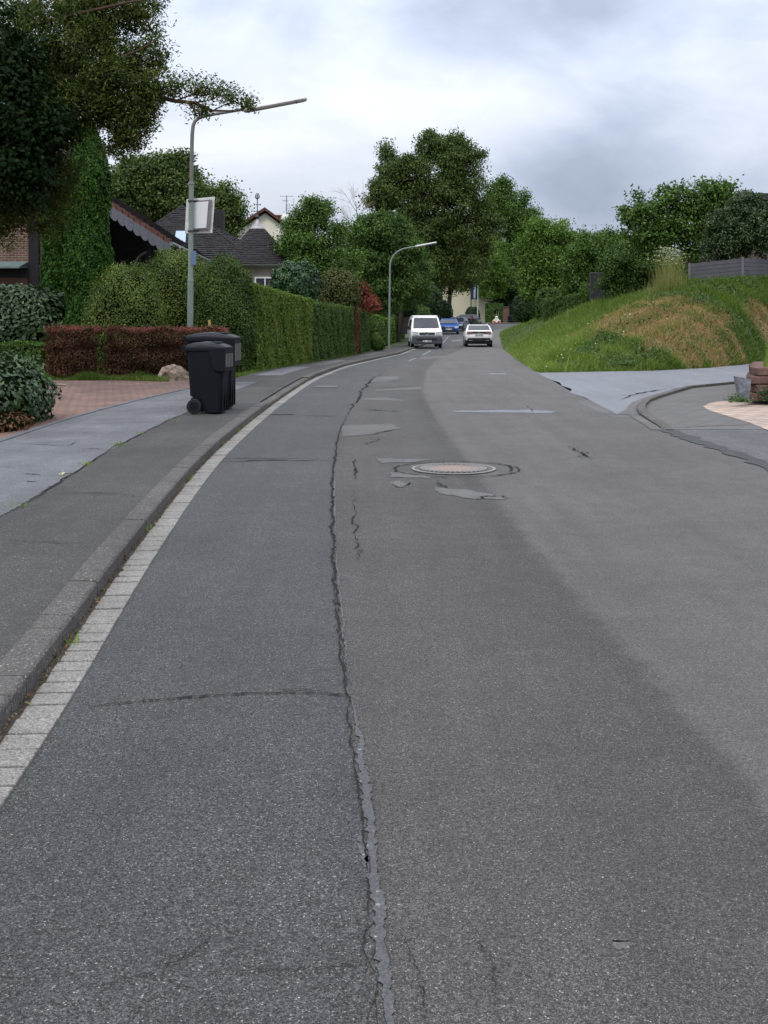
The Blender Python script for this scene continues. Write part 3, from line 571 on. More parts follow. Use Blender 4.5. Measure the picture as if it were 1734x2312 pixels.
def tree(name, label, cat, basep, lobes, leaf, cl_r, per, lm, trunk_r=0.15, group=None, bark=None, shell=.5, limbs=10, lean=None, tilt=.7, aspect=.55, droop=0.3, fill=None, top=None, flat=.75, rag=.5):
    # ragged outline: knobby side boughs on every main bough
    extra = []
    for (cx, cy, cz, rx, ry, rz, n) in lobes:
        if n < 20 or not rag: continue
        k = 9
        for _ in range(k):
            d = rng.normal(0, 1, 3); d /= np.linalg.norm(d); d[1] = -abs(d[1]) * .8; f = rng.uniform(.85, 1.2); q = rng.uniform(.14, .34)
            extra.append((cx + d[0] * rx * f, cy + d[1] * ry * f, cz + d[2] * rz * f, rx * q, ry * q, rz * q, max(3, int(n * rag * .16))))
    lobes = [(a, b, c, d * (.93 if n >= 20 else 1), e, f * (.93 if n >= 20 else 1), int(n * .85) + 1) for a, b, c, d, e, f, n in lobes] + extra
    root = thing(name, label, cat, basep, 0, group); b = Vector(basep)
    p, n, c = crown_points(lobes, cl_r, per, shell, flat)
    clump = np.repeat(rng.uniform(-.18, .18, len(c)), per)
    V = leafquads(p, n, leaf, aspect, tilt, droop); npmesh('crown', V, len(p), np.clip(rng.beta(2, 2.2, len(p)) + clump, 0, 1), lm, root)
    if trunk_r:
        t = MB(); ml = [l for l in lobes if l not in extra]; zc = np.array([l[2] for l in ml]); cen = Vector((float(np.mean([l[0] for l in ml])), float(np.mean([l[1] for l in ml])), float(zc.mean())))
        tp = Vector(top) if top else cen; mid = b.lerp(tp, .5) + Vector((random.uniform(-.15, .15), 0, 0)) * trunk_r * 6
        t.tube([b - Vector((0, 0, .2)), b + Vector((0, 0, .3)), b.lerp(mid, .5), mid, tp], [trunk_r * 1.35, trunk_r * 1.05, trunk_r * .9, trunk_r * .7, trunk_r * .3], 9)
        t.build('trunk', bark or M_barkd, root, smooth=True)
        idx = rng.choice(len(c), min(limbs, len(c)), replace=False); lb = MB()
        for i in idx:
            e = Vector(c[i]); s = b.lerp(tp, random.uniform(.35, .9)); k = s.lerp(e, .5) + Vector((0, 0, -.06 * (e - s).length)) + Vector([random.uniform(-.06, .06) * (e - s).length for _ in range(3)])
            lb.tube([s, k, e], [trunk_r * .32, trunk_r * .18, trunk_r * .05], 5)
        if len(idx): lb.build('limb', bark or M_barkd, root, smooth=True)
    return root
def bush(name, label, cat, center, rad, n, leaf, lm, group=None, core=.93, tilt=.42, aspect=.55, bump=.05, ground=0.0, power=2.0, core_m=None, sub=None, out=.05, base=None, spike=0.0, up=.15):
    """clipped or grown shrub: leaf shell over a solid core coloured near black as inner shade; center at its middle, rad (rx, ry, rz)"""
    cx, cy, cz = center; rx, ry, rz = rad
    d = unit(rng.normal(0, 1, (n * 2, 3)))
    if power != 2.0:
        s = (np.abs(d) ** power).sum(1, keepdims=True) ** (1 / power); sh = d / s
    else: sh = d
    k = 1 + bump * (np.sin(sh[:, :1] * 7 + cx) * np.sin(sh[:, 1:2] * 6 + cy) + np.sin(sh[:, 2:3] * 9 + cz) * np.cos(sh[:, :1] * 8)) + rng.normal(0, out, (n * 2, 1)) - np.abs(rng.normal(0, spike, (n * 2, 1))) + np.abs(rng.normal(0, spike, (n * 2, 1)))
    p = np.array([cx, cy, cz]) + sh * k * np.array([rx, ry, rz]); n = int(n * .72); keep = (p[:, 2] > ground) & (p[:, 1] < cy + ry * .75); p = p[keep][:n]; nn = unit(d[keep][:n] / np.array([rx, ry, rz])); nn[:, 2] += up
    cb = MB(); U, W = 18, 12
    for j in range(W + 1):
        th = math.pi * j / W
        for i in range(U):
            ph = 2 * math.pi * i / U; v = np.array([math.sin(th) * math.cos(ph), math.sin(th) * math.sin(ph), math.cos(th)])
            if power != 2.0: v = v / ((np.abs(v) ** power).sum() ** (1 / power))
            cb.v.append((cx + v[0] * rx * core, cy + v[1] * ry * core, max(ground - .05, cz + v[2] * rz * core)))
    for j in range(W):
        for i in range(U): i2 = (i + 1) % U; cb.f.append((j * U + i, j * U + i2, (j + 1) * U + i2, (j + 1) * U + i)); cb.m.append(0)
    V = leafquads(p, nn, leaf, aspect, tilt)
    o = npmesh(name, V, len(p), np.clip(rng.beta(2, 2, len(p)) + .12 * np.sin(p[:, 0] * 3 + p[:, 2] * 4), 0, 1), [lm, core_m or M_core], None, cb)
    return tag(o, label, cat, group)
def wallhedge(name, label, pts, n, leaf, lm, depth=.6, side=-1, cat='hedge', group=None, stripe=None, rough=.035, tops=None, core_m=None, tilt=.42, aspect=.5, lm2=None):
    """clipped hedge; pts: [(X, Y, zbottom, ztop)] along its street face; thickness goes to `side`"""
    a = np.array(pts, float); seg = np.hypot(np.diff(a[:, 0]), np.diff(a[:, 1])); cum = np.concatenate([[0], np.cumsum(seg)]); Ltot = cum[-1]
    def at(s):
        return np.column_stack([np.interp(s, cum, a[:, k]) for k in range(4)])
    hmean = float((a[:, 3] - a[:, 2]).mean()); A1, A2, A3 = Ltot * hmean, Ltot * depth, depth * hmean * 2; tot = A1 + A2 + A3
    def frame(s):
        e = .05; p0 = at(np.clip(s - e, 0, Ltot)); p1 = at(np.clip(s + e, 0, Ltot)); d = unit((p1 - p0)[:, :2]); return np.column_stack([d[:, 1], -d[:, 0]]) * (-side)
    P_ = []; N_ = []
    n1, n2, n3 = int(n * A1 / tot * 1.15), int(n * A2 / tot), int(n * A3 / tot)
    s = rng.uniform(0, Ltot, n1); q = at(s); f = frame(s); t = rng.uniform(0, 1, n1)
    w = rough * (np.sin(s * 3.1 + np.sin(t * 5) * 2) * np.sin(t * 9 + s * 1.7) + np.sin(s * 7.3 + t * 11 + 2 * np.sin(s * 2.2)) * .5) + rng.normal(0, .02, n1) + (rng.uniform(0, 1, n1) < .03) * .06
    P_.append(np.column_stack([q[:, 0] + f[:, 0] * w, q[:, 1] + f[:, 1] * w, q[:, 2] + (q[:, 3] - q[:, 2]) * t])); N_.append(np.column_stack([f, np.full(n1, .25)]))
    s = rng.uniform(0, Ltot, n2); q = at(s); f = frame(s); t = rng.uniform(0, 1, n2) * depth
    P_.append(np.column_stack([q[:, 0] - f[:, 0] * t, q[:, 1] - f[:, 1] * t, q[:, 3] + rng.normal(0, .025, n2) + rough * np.sin(s * 5)])); N_.append(np.column_stack([f * .1, np.ones(n2)]))
    for se in (0.0, Ltot):
        k = n3 // 2; s = np.full(k, se); q = at(s); f = frame(s); t = rng.uniform(0, 1, k) * depth; h = rng.uniform(0, 1, k); dd = np.column_stack([-f[:, 1], f[:, 0]]); sg = -1 if se == 0 else 1
        tan = at(np.array([min(Ltot, se + .1)]))[0, :2] - at(np.array([max(0, se - .1)]))[0, :2]; tan = tan / np.linalg.norm(tan) * sg
        P_.append(np.column_stack([q[:, 0] - f[:, 0] * t + tan[0] * rng.normal(0, .03, k), q[:, 1] - f[:, 1] * t + tan[1] * rng.normal(0, .03, k), q[:, 2] + (q[:, 3] - q[:, 2]) * h])); N_.append(np.tile([tan[0], tan[1], .2], (k, 1)))
    p = np.vstack(P_); nn = np.vstack(N_)
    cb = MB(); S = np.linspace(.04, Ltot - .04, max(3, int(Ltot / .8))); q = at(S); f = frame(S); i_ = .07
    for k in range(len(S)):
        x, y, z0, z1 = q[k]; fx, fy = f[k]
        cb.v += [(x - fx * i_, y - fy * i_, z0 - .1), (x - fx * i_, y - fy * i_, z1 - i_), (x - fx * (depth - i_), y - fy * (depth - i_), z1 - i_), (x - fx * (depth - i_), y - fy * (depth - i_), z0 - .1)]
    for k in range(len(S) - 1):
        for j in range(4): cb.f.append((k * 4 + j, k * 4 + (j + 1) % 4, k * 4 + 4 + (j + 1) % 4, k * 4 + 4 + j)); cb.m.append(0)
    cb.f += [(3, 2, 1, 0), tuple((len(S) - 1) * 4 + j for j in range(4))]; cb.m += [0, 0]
    V = leafquads(p, nn, leaf, aspect, tilt); r = np.clip(rng.beta(2, 2, len(p)) + .12 * np.sin(p[:, 1] * 1.3 + p[:, 2] * 3 + np.sin(p[:, 1] * .7) * 3) * np.cos(p[:, 2] * 2.1 + p[:, 0] * 1.9), 0, 1)
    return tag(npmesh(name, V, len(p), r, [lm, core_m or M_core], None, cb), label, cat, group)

# --- the big dark tree overhanging from the left
nb = (-8.6, 24.0, .05); D0 = 23.0
nl = [LB(40, 90, D0, 230, 190, 230), LB(190, 130, D0, 120, 130, 180), LB(60, 330, D0, 150, 150, 150), LB(170, 245, D0 - 1, 85, 62, 100), LB(105, 400, D0, 62, 62, 50), LB(60, 200, D0 + 1, 150, 150, 160), LB(265, 200, D0 - 1, 75, 70, 85), LB(320, 235, D0 - 1, 42, 42, 30),
      LB(255, 30, D0, 95, 60, 95), LB(335, 2, D0, 45, 14, 14), LB(325, 130, D0 - .5, 45, 40, 32), LB(380, 190, D0 - 1, 42, 30, 17), LB(432, 205, D0 - 1, 36, 24, 10), LB(478, 198, D0 - 1, 28, 26, 8), LB(520, 215, D0 - 1, 22, 18, 7), LB(552, 232, D0 - 1, 18, 10, 6), LB(455, 245, D0 - 1, 25, 10, 6),
      LB(300, 290, D0 - 1, 36, 40, 24), LB(272, 330, D0 - 1, 36, 30, 16), LB(75, 480, D0, 85, 45, 46), LB(-20, 440, D0, 90, 90, 60), LB(-180, 150, D0 + 1, 180, 260, 60)]
nt_ = tree('overhanging_tree', 'large dark tree on the left whose long branch reaches over to the first street lamp', 'tree', nb, nl, .078, .25, 46, L_oak, 0, tilt=.8, aspect=.34, droop=.4)
t = MB(); b0 = Vector(nb); T = [b0 - Vector((0, 0, .3)), b0 + Vector((.05, 0, 2)), b0 + Vector((.3, -.2, 4.2)), P(-10, 180, D0), P(60, 40, D0), P(120, -60, D0)]
t.tube(T, [.34, .28, .25, .2, .12, .05], 10); t.build('trunk', M_barkd, nt_, smooth=True)
M_limb = mat('bark_reddish', (.07, .038, .028), .9, var=.3, vs=12)
def limb(px, r, D=D0 - 1):
    m = MB(); pts = [P(x, y, D + dz) for x, y, dz in px]; m.tube(pts, [r * (1 - .85 * i / (len(pts) - 1)) for i in range(len(pts))], 6); return m.build('limb', M_limb, nt_, smooth=True)
limb([(-20, 150, 1), (90, 165, .5), (190, 180, 0), (290, 195, 0), (345, 215, 0), (395, 228, 0), (440, 232, 0), (480, 250, 0), (530, 250, 0)], .085)
for px, r in (([(395, 228, 0), (430, 215, .1), (465, 195, 0), (490, 180, 0)], .02), ([(420, 230, 0), (450, 255, -.1), (458, 275, 0)], .015), ([(480, 250, 0), (510, 235, .1), (560, 232, 0)], .015), ([(440, 232, 0), (480, 225, 0), (520, 195, .2), (530, 185, 0)], .015),
              ([(345, 215, 0), (380, 190, 0), (400, 165, 0)], .02), ([(190, 180, 0), (250, 140, 0), (320, 110, 0), (360, 85, 0)], .045), ([(100, 165, .5), (180, 240, 0), (260, 300, 0), (300, 330, 0)], .05), ([(60, 60, .5), (180, 30, 0), (290, 5, 0), (360, -5, 0)], .05), ([(250, 185, 0), (300, 240, 0), (330, 270, 0)], .03), ([(0, 300, 0), (60, 420, 0), (90, 500, 0)], .05)):
    limb(px, r)
ivp, ivn, _ = crown_points([LB(20, 130, D0 - 1.2, 110, 110, 90), LB(60, 300, D0 - 1.6, 100, 60, 90), LB(30, 390, D0 - 1.6, 90, 80, 110), LB(10, 240, D0 - 1.4, 120, 160, 160), LB(130, 275, D0 - 1.6, 30, 45, 18)], .28, 30, .6)
npmesh('ivy', leafquads(ivp, ivn, .085, .8, .5, .8), len(ivp), rng.beta(2, 3, len(ivp)), L_ivy, nt_)

# --- thuja columns
def column(px, ytop, ybot, wpx, D, label, n):
    c = P(px, ybot, D); top = P(px, ytop, D).z; r = wpx / 2 * D / F; zb = g(D) + .08; hh = top - zb
    root = thing('thuja', label, 'conifer', (c.x, D, zb), 0, 'thuja columns in the front garden')
    t = rng.uniform(0, 1, n); ph = rng.uniform(0, 2 * math.pi, n); prof = r * np.minimum(1, (1 - t) * 4.5) ** .55 * (1 - .14 * t) * (.93 + .07 * np.sin(t * 19))
    lump = 1 + .09 * np.sin(ph * 6 + t * 21) * np.sin(t * 50 + ph * 3) + rng.normal(0, .06, n)
    p = np.column_stack([c.x + np.cos(ph) * prof * lump, D + np.sin(ph) * prof * lump, zb + t * hh]); nn = np.column_stack([np.cos(ph), np.sin(ph), np.full(n, .25)])
    V = leafquads(p, nn, .085, .5, .55, 1.5); clump = .16 * np.sin(ph * 6 + t * 21) * np.sin(t * 50 + ph * 3)
    cb = MB(); cb.lathe([(.01, zb - .1)] + [(r * .84 * min(1, (1 - k / 14) * 4.5) ** .55 * (1 - .14 * k / 14), zb + hh * k / 14) for k in range(14)] + [(.01, top - .15)], (c.x, D, 0), 16)
    npmesh('crown', V, n, np.clip(rng.beta(2, 2, n) + clump, 0, 1), [L_thuja, M_core], root, cb)
    m = MB(); m.tube([(c.x, D, zb - .1), (c.x, D, zb + 1)], [.09, .07], 8); m.build('trunk', M_barkd, root)
column(199, 262, 764, 106, 33.5, 'tall narrow thuja column right of its shorter twin, behind the red hedge', 52000)
column(130, 390, 764, 76, 34.8, 'slimmer thuja column half hidden behind the taller one, beside the brick house', 34000)

# --- front garden shrubs
GB = 'rounded clipped shrubs behind the red hedge'
def dome(px, ytop, half, D, label, n=24000, lm=L_priv, leaf=.058, cat='shrub', group=GB, out=.010, bump=.014, tilt=.34, power=2.06, ry=None, zb=None, **k):
    n = int(n * 1.5); c = P(px, ytop, D); zb_ = (g(D) + .08) if zb is None else zb; r = half * D / F; h = c.z - zb_
    return bush('clipped_shrub', label, cat, (c.x, D, zb_ + h * .40), (r, ry or r, h * .60), n, leaf, lm, group, ground=zb_, power=power, **k)
dome(284, 603, 88, 32.4, 'ball shaped clipped shrub directly right of the tall thuja column', 22000)
dome(397, 572, 98, 35.5, 'widest dome shaped clipped shrub behind the first street lamp post', 30000)
dome(507, 588, 68, 33.2, 'dome shaped clipped shrub right behind the two wheelie bins', 30000, lm=L_privd, power=2.2)
bush('laurel_shrub', 'rounded laurel shrub with big glossy leaves in front of the garage door', 'shrub', (P(50, 700, 34.5).x, 34.5, 1.35), (1.62, 1.2, 1.18), 9000, .15, L_laurel, ground=.1, power=2.5, out=.05, bump=.05)
c0 = P(-20, 832, 32.5); wallhedge('low_hedge', 'low square cut green hedge at the left edge below the laurel shrub', [(-14.5, 32.6, .08, .92), (P(96, 800, 32.6).x, 32.6, .08, .90)], 11000, .06, L_green, .7, side=-1)
# red hedge in two blocks
def redblock(x0, x1, D0_, D1_, ytop, label, n):
    a = P(x0, ytop, D0_); b = P(x1, ytop, D1_); o = wallhedge('red_hedge', label, [(a.x, D0_ + .15, .3, a.z - .22), (a.x + .07, D0_, .2, a.z - .06), (a.x + .3, D0_, .2, a.z), ((a.x + b.x) / 2, (D0_ + D1_) / 2, .2, (a.z + b.z) / 2 - .03), (b.x - .3, D1_, .2, b.z), (b.x - .07, D1_, .2, b.z - .06), (b.x, D1_ + .15, .3, b.z - .22)], int(n * .7), .055, L_red, .8, side=-1, group='low red leaved hedges beside the driveway', core_m=M_corer, rough=.10, tilt=.9)
    k = n // 5; s = rng.uniform(.0, 1, k); X = a.x + (b.x - a.x) * s; Y = D0_ + (D1_ - D0_) * s + rng.uniform(0, .8, k); Z = a.z + (b.z - a.z) * s + rng.normal(.0, .045, k)
    t_ = npmesh('fresh_shoots', leafquads(np.column_stack([X, Y, Z]), np.tile([0, -.3, 1.], (k, 1)), .05, .5, .8), k, rng.uniform(0, 1, k), L_redtop, None); t_.parent = o
redblock(99, 216, 28.9, 28.5, 745, 'short block of clipped red leaved hedge at the left corner of the driveway', 14000)
redblock(233, 508, 28.5, 28.9, 747, 'long block of clipped red leaved hedge running behind the wheelie bins', 26000)
# ivy mound at the left edge
bush('ivy_bush', 'low spreading dark leaved bush at the left edge between driveway and pavement', 'bush', (-5.75, 16.6, .42), (.83, 1.5, .66), 5200, .085, L_laurel, ground=.08, power=2.3, aspect=.6, bump=.08)
bush('bush_skirt', 'brownish dry leaves low along the left bush beside the pavement', 'bush', (-5.55, 15.6, .15), (.72, .8, .30), 1600, .06, L_brown, ground=.08)
# grass and weeds along the drive
def blades(name, pts, h, w, rnd, lm=L_grass, parent=None, lean=.35, kind='stuff'):
    n = len(pts); d = unit(np.column_stack([rng.normal(0, 1, n), rng.normal(0, 1, n), np.zeros(n)])); hh = (h * rng.uniform(.5, 1.4, n))[:, None]; up = np.array([0, 0, 1.0]); ln = rng.uniform(0, lean, (n, 1)) * 1.6
    l2 = unit(np.column_stack([rng.normal(0, 1, n), rng.normal(0, 1, n), np.zeros(n)])); b = pts; m = b + up * hh * .6 + l2 * hh * ln * .4; t = b + up * hh * (1 - ln * .35) + l2 * hh * ln; ww = w * rng.uniform(.6, 1.4, (n, 1))
    V = np.stack([b - d * ww / 2, b + d * ww / 2, t + d * ww * .12, t - d * ww * .12], 1).reshape(-1, 3); o = npmesh(name, V, n, rnd, lm, parent)
    if kind: o['kind'] = kind
    return o
n = 9000; x = rng.uniform(-13, -5.2, n); yb = np.interp(x, [-13, -9.6, -7, -5.2], [31, 29.5, 28.3, 27.4]); pts = np.column_stack([x, yb + np.abs(rng.normal(0, .35, n)), np.full(n, .08)])
blades('verge_grass', pts, .13, .012, np.clip(rng.normal(.45, .18, n), 0, 1))
n = 5000; x = rng.uniform(-10, -5.0, n); k = np.sin(x * 5) * .5 + .5; pts = np.column_stack([x, 28.2 - np.abs(rng.normal(0, .12, n)), np.full(n, .08)]); blades('verge_grass', pts, .17 * (.3 + k), .012, np.clip(rng.normal(.18, .12, n), 0, .66))
n = 5000; y = rng.uniform(28, 50, n); pts = np.column_stack([back(y) - rng.exponential(.12, n), y, gv(y) + .08]); blades('hedge_grass', pts, .08, .012, np.clip(rng.normal(.28, .14, n), 0, .66))
n = 3500; u = rng.uniform(0, 1, n); pts = np.column_stack([-4.9 - rng.uniform(0, 1.4, n), 28.0 + rng.uniform(0, 1.2, n), np.full(n, .08)]); blades('verge_grass', pts, .12, .014, np.clip(rng.normal(.4, .12, n), 0, .66))

# --- street hedges, one after the other
def hpts(px, inset=.12):
    out = []
    for x, yb, yt in px:
        X, Y = gp(x, yb, .1); out.append((X - .02, Y, g(Y) + .08, H + (YH - yt) / F * Y))
    return out
wallhedge('street_hedge', 'tall square clipped hornbeam hedge beside the pavement, nearest stretch past the bins', hpts([(577, 838, 643), (600, 834, 648), (650, 826, 663), (706, 818, 678)]), 42000, .065, L_horn, 1.0, side=-1, group='clipped hedges along the left pavement')
wallhedge('street_hedge', 'lower darker green clipped hedge joined to the end of the yellowish tall one', hpts([(708, 817, 681), (760, 809, 690), (800, 801, 696)]), 26000, .07, L_mid, 1.0, group='clipped hedges along the left pavement')
wallhedge('street_hedge', 'narrow browned stretch of the clipped hedge with rusty leaves', hpts([(800.5, 801, 697), (814, 798, 699)]), 5000, .07, L_brown, 1.0, group='clipped hedges along the left pavement', tilt=.7)
wallhedge('street_hedge', 'last green stretch of the long clipped hedge beyond the browned part', hpts([(814.5, 798, 699), (842, 788, 704)]), 9000, .075, L_mid, 1.0, group='clipped hedges along the left pavement')
def obush(name, label, x, ytop, ybot, half, D, n, leaf, lm, cat='bush', group=None, power=2.2, ry=None, **k):
    top = P(x, ytop, D); bot = P(x, ybot, D).z; zc = (top.z + bot) / 2
    return bush(name, label, cat, (top.x, D, zc), (half * D / F, ry or half * D / F, (top.z - bot) / 2), n, leaf, lm, group, ground=bot - .05, power=power, **k)
obush('topiary_ball', 'dark green clipped ball at the end of the long hedge', 856, 725, 790, 17, 60, 4000, .08, L_green, 'topiary', 'clipped balls at the end of the long hedge')
obush('topiary_ball', 'smaller low clipped ball in front of the taller one at the hedge end', 849, 752, 790, 12, 58, 2500, .08, L_green, 'topiary', 'clipped balls at the end of the long hedge')
wallhedge('golden_hedge', 'yellow green hedge behind the clipped balls and below the red maple', [(P(832, 700, 66).x, 66, .1, P(832, 706, 66).z), (P(884, 715, 69).x, 69, .1, P(884, 722, 69).z)], 7000, .09, L_bright, 1.2)
obush('clipped_shrub', 'bright green clipped shrub at the foot of the second street lamp', 883, 718, 775, 9, 67, 2500, .09, L_bright, 'shrub')
wallhedge('far_hedge', 'dark clipped hedge just past the second street lamp left of the white van', hpts([(888, 775, 714), (902, 768, 714), (915, 763, 715)]), 6000, .10, L_mid, 1.0)
obush('round_bush', 'round glossy dark green holly bush above the tall hedge beside the turret', 668, 594, 690, 54, 42, 11000, .11, L_holly, 'bush', bump=.07)
obush('brownish_bush', 'brownish green bush between the holly bush and the red maple', 765, 612, 720, 42, 50, 8000, .10, L_olive, 'bush', bump=.1, out=.1)
tree('red_maple', 'small red leaved maple rising above the long hedge', 'tree', (P(815, 720, 55).x, 55, .1), [LB(822, 672, 55, 20, 24, 28), LB(800, 652, 55, 20, 14, 14), LB(782, 643, 55, 11, 10, 6), LB(840, 690, 54, 18, 12, 14)], .10, .28, 45, L_acer, .05, droop=.8)
# --- mid distance trees, left side
tree('garden_tree', 'loose light green garden tree behind the turret and antenna', 'tree', (P(700, 720, 54).x, 54, .1), [LB(700, 540, 54, 62, 70, 90), LB(668, 590, 53, 42, 60, 60), LB(745, 590, 54, 55, 80, 90), LB(715, 480, 54, 30, 32, 26), LB(742, 470, 54, 14, 22, 9), LB(672, 530, 54, 20, 36, 20), LB(720, 650, 53, 60, 50, 60)], .11, .42, 62, L_green, .12, shell=.35)
tree('garden_tree', 'rounded light green tree with bare dead branches on top, left of the second street lamp', 'tree', (P(838, 720, 75).x, 75, .1), [LB(842, 570, 74, 80, 72, 140), LB(900, 600, 75, 62, 72, 110), LB(800, 610, 73, 45, 60, 60), LB(850, 510, 74, 58, 32, 60), LB(930, 630, 76, 38, 50, 50), LB(850, 660, 74, 80, 45, 80), LB(900, 560, 75, 50, 50, 50)], .15, .50, 70, L_mid, .2, shell=.35)
tree('garden_tree', 'fresh green tree crown right behind the arm of the second street lamp', 'tree', (P(898, 720, 84).x, 84, .1), [LB(925, 600, 84, 44, 70, 60), LB(940, 650, 84, 35, 45, 40), LB(900, 560, 84, 30, 40, 25)], .14, .5, 70, L_green, .2, shell=.35)
dt = thing('dead_tree', 'bare pale dead branches sticking up between the two garden trees', 'dead tree', (P(800, 720, 76).x, 76, .1))
mt = MB(); br = MB(); mt.tube([(P(806, 620, 76)), P(806, 560, 76), P(808, 500, 76), P(803, 455, 76)], [.06, .045, .035, .02], 6)
def twig(p, d, L, r, lv):
    q = p + d * L; br.tube([p, p.lerp(q, .5) + Vector([random.uniform(-.08, .08) * L for _ in range(3)]), q], [r, r * .7, r * .35], 4)
    if lv > 0:
        for _ in range(4): twig(p.lerp(q, random.uniform(.35, 1)), (d + Vector((random.uniform(-.9, .9), random.uniform(-.6, .6), random.uniform(-.5, .7)))).normalized(), L * random.uniform(.5, .75), r * .55, lv - 1)
for a, b in (((806, 520), (775, 490)), ((808, 505), (768, 478)), ((806, 480), (780, 440)), ((803, 465), (795, 437)), ((806, 470), (822, 440)), ((808, 490), (838, 455))):
    p0 = P(*a, 76); p1 = P(*b, 76); twig(p0, (p1 - p0).normalized(), (p1 - p0).length, .022, 2)
mt.build('trunk', M_twig, dt, smooth=True); br.build('branch', M_twig, dt)
tree('oak', 'big dark oak behind the slate roofs left of the traffic mirror', 'tree', (P(330, 720, 78).x, 78, .1), [LB(330, 440, 78, 90, 75, 130), LB(395, 420, 78, 62, 62, 80), LB(270, 450, 78, 60, 60, 60), LB(350, 390, 78, 60, 38, 50), LB(430, 460, 77, 48, 55, 60), LB(300, 400, 78, 40, 40, 35), LB(440, 400, 78, 18, 18, 9)], .21, .8, 62, L_linden, .4, group='oaks behind the slate roofs')
tree('oak', 'smaller oak right of the traffic mirror and left of the cream gable', 'tree', (P(500, 720, 76).x, 76, .1), [LB(498, 480, 76, 45, 42, 55), LB(508, 435, 76, 18, 22, 14), LB(470, 520, 76, 40, 45, 45), LB(530, 460, 76, 18, 16, 10), LB(505, 520, 76, 30, 35, 25)], .2, .7, 62, L_linden, .3, group='oaks behind the slate roofs')
# --- the big lindens and what stands round them
GL = 'tall trees at the bend of the road'
def treeD(label, x, D, lobes, leaf, cl, per, lm, tr, name='tall_tree', **k):
    return tree(name, label, 'tree', (P(x, 720, D).x, D, g(D)), [LB(a, b, D + dd, c, d, n) for a, b, dd, c, d, n in lobes], leaf, cl, per, lm, tr, GL, **k)
treeD('tallest linden with two topped dark crown in the middle of the view', 985, 124, [(985, 395, 0, 70, 78, 140), (882, 405, 0, 34, 68, 64), (905, 470, 0, 62, 65, 100), (1010, 470, 0, 85, 80, 150), (1050, 400, 0, 48, 65, 80), (980, 330, 0, 42, 30, 40), (1030, 345, 0, 30, 35, 30), (875, 345, 0, 18, 22, 14), (950, 540, 0, 75, 60, 110), (1050, 530, 0, 60, 60, 90), (860, 440, 0, 22, 45, 22), (990, 600, 0, 70, 50, 90)], .24, .80, 70, L_linden, .42, shell=.4, top=(P(985, 420, 124)), limbs=26)
treeD('slimmer dark trunk tree in front of the cream building, right of the tallest linden trunk', 1011, 142, [(1000, 610, 0, 35, 38, 40), (1035, 620, 0, 42, 36, 40), (1060, 590, 0, 45, 40, 50), (990, 640, 0, 22, 14, 12), (1040, 565, 0, 35, 30, 25)], .26, .9, 66, L_linden, .34, top=P(1015, 560, 142))
treeD('tall fresh green tree right of the tallest linden, seen behind it', 1150, 186, [(1140, 480, 0, 50, 62, 70), (1165, 500, 0, 48, 62, 70), (1120, 450, 0, 28, 40, 26), (1190, 510, 0, 26, 40, 30), (1150, 560, 0, 58, 60, 80), (1135, 420, 0, 18, 18, 9), (1165, 610, 0, 55, 50, 60)], .34, 1.25, 60, L_green, .4, shell=.3)
treeD('bright green tree with a drooping crown between the linden and the cream building', 1112, 176, [(1112, 580, 0, 30, 40, 40), (1128, 620, 0, 24, 40, 36), (1100, 645, 0, 28, 30, 30), (1090, 600, 0, 30, 50, 35)], .26, .95, 62, L_bright, .22)
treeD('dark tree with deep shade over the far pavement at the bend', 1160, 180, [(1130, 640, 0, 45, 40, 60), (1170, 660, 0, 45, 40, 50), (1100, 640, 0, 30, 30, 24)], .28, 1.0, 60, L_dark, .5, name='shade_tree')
# trees on the terrace, right side
GR = 'shrubs and small trees above the grassy bank'
def treeR(label, x, yb, D, lobes, leaf, cl, per, lm, tr, name='garden_shrub', cat='shrub', **k):
    p = P(x, yb, D); return tree(name, label, cat, (p.x, D, p.z), [LB(a, b, D + dd, c, d, n) for a, b, dd, c, d, n in lobes], leaf, cl, per, lm, tr, GR, **k)
treeR('bright yellow green leafy tree left of the bank top, above the clipped hedges', 1240, 700, 84, [(1235, 580, 0, 55, 62, 95), (1265, 560, 0, 40, 45, 60), (1205, 620, 0, 38, 50, 55), (1225, 525, 0, 38, 32, 45), (1245, 640, 0, 52, 40, 70), (1195, 560, 0, 20, 35, 20)], .17, .6, 64, L_bright, .14, name='garden_tree', cat='tree', shell=.35)
treeR('mid green bushy tree next to the dark gate on the bank', 1340, 690, 72, [(1335, 590, 0, 52, 50, 90), (1375, 580, 0, 40, 48, 70), (1300, 600, 0, 32, 50, 50), (1350, 545, 0, 45, 24, 36), (1345, 640, 0, 60, 36, 70), (1400, 560, 0, 22, 30, 20)], .14, .5, 62, L_green, .12, name='garden_tree', cat='tree', shell=.35)
treeR('dark green loose shrub on the crest left of the tall dry grass', 1420, 690, 58, [(1420, 600, 0, 48, 55, 100), (1450, 560, 0, 38, 42, 60), (1395, 640, 0, 38, 36, 50), (1460, 620, 0, 34, 50, 50), (1380, 600, 0, 30, 35, 30)], .11, .38, 62, L_mid, .1, shell=.3)
treeR('tall thin crowned shrub tree with sky showing through it, left of the rhododendron', 1560, 640, 52, [(1480, 480, 0, 52, 36, 42), (1430, 500, 0, 30, 34, 22), (1530, 460, 0, 46, 34, 40), (1600, 440, 0, 42, 28, 36), (1620, 470, 0, 55, 32, 36), (1540, 520, 0, 55, 40, 50), (1470, 540, 0, 50, 34, 44), (1640, 418, 0, 22, 10, 9), (1440, 442, 0, 10, 12, 4), (1500, 432, 0, 18, 10, 8), (1590, 418, 0, 10, 14, 5), (1605, 525, 0, 45, 34, 36), (1565, 560, 0, 28, 34, 18)], .16, .42, 24, L_green, .09, name='garden_tree', cat='tree', tilt=.6, droop=1.0, shell=.2, limbs=34)
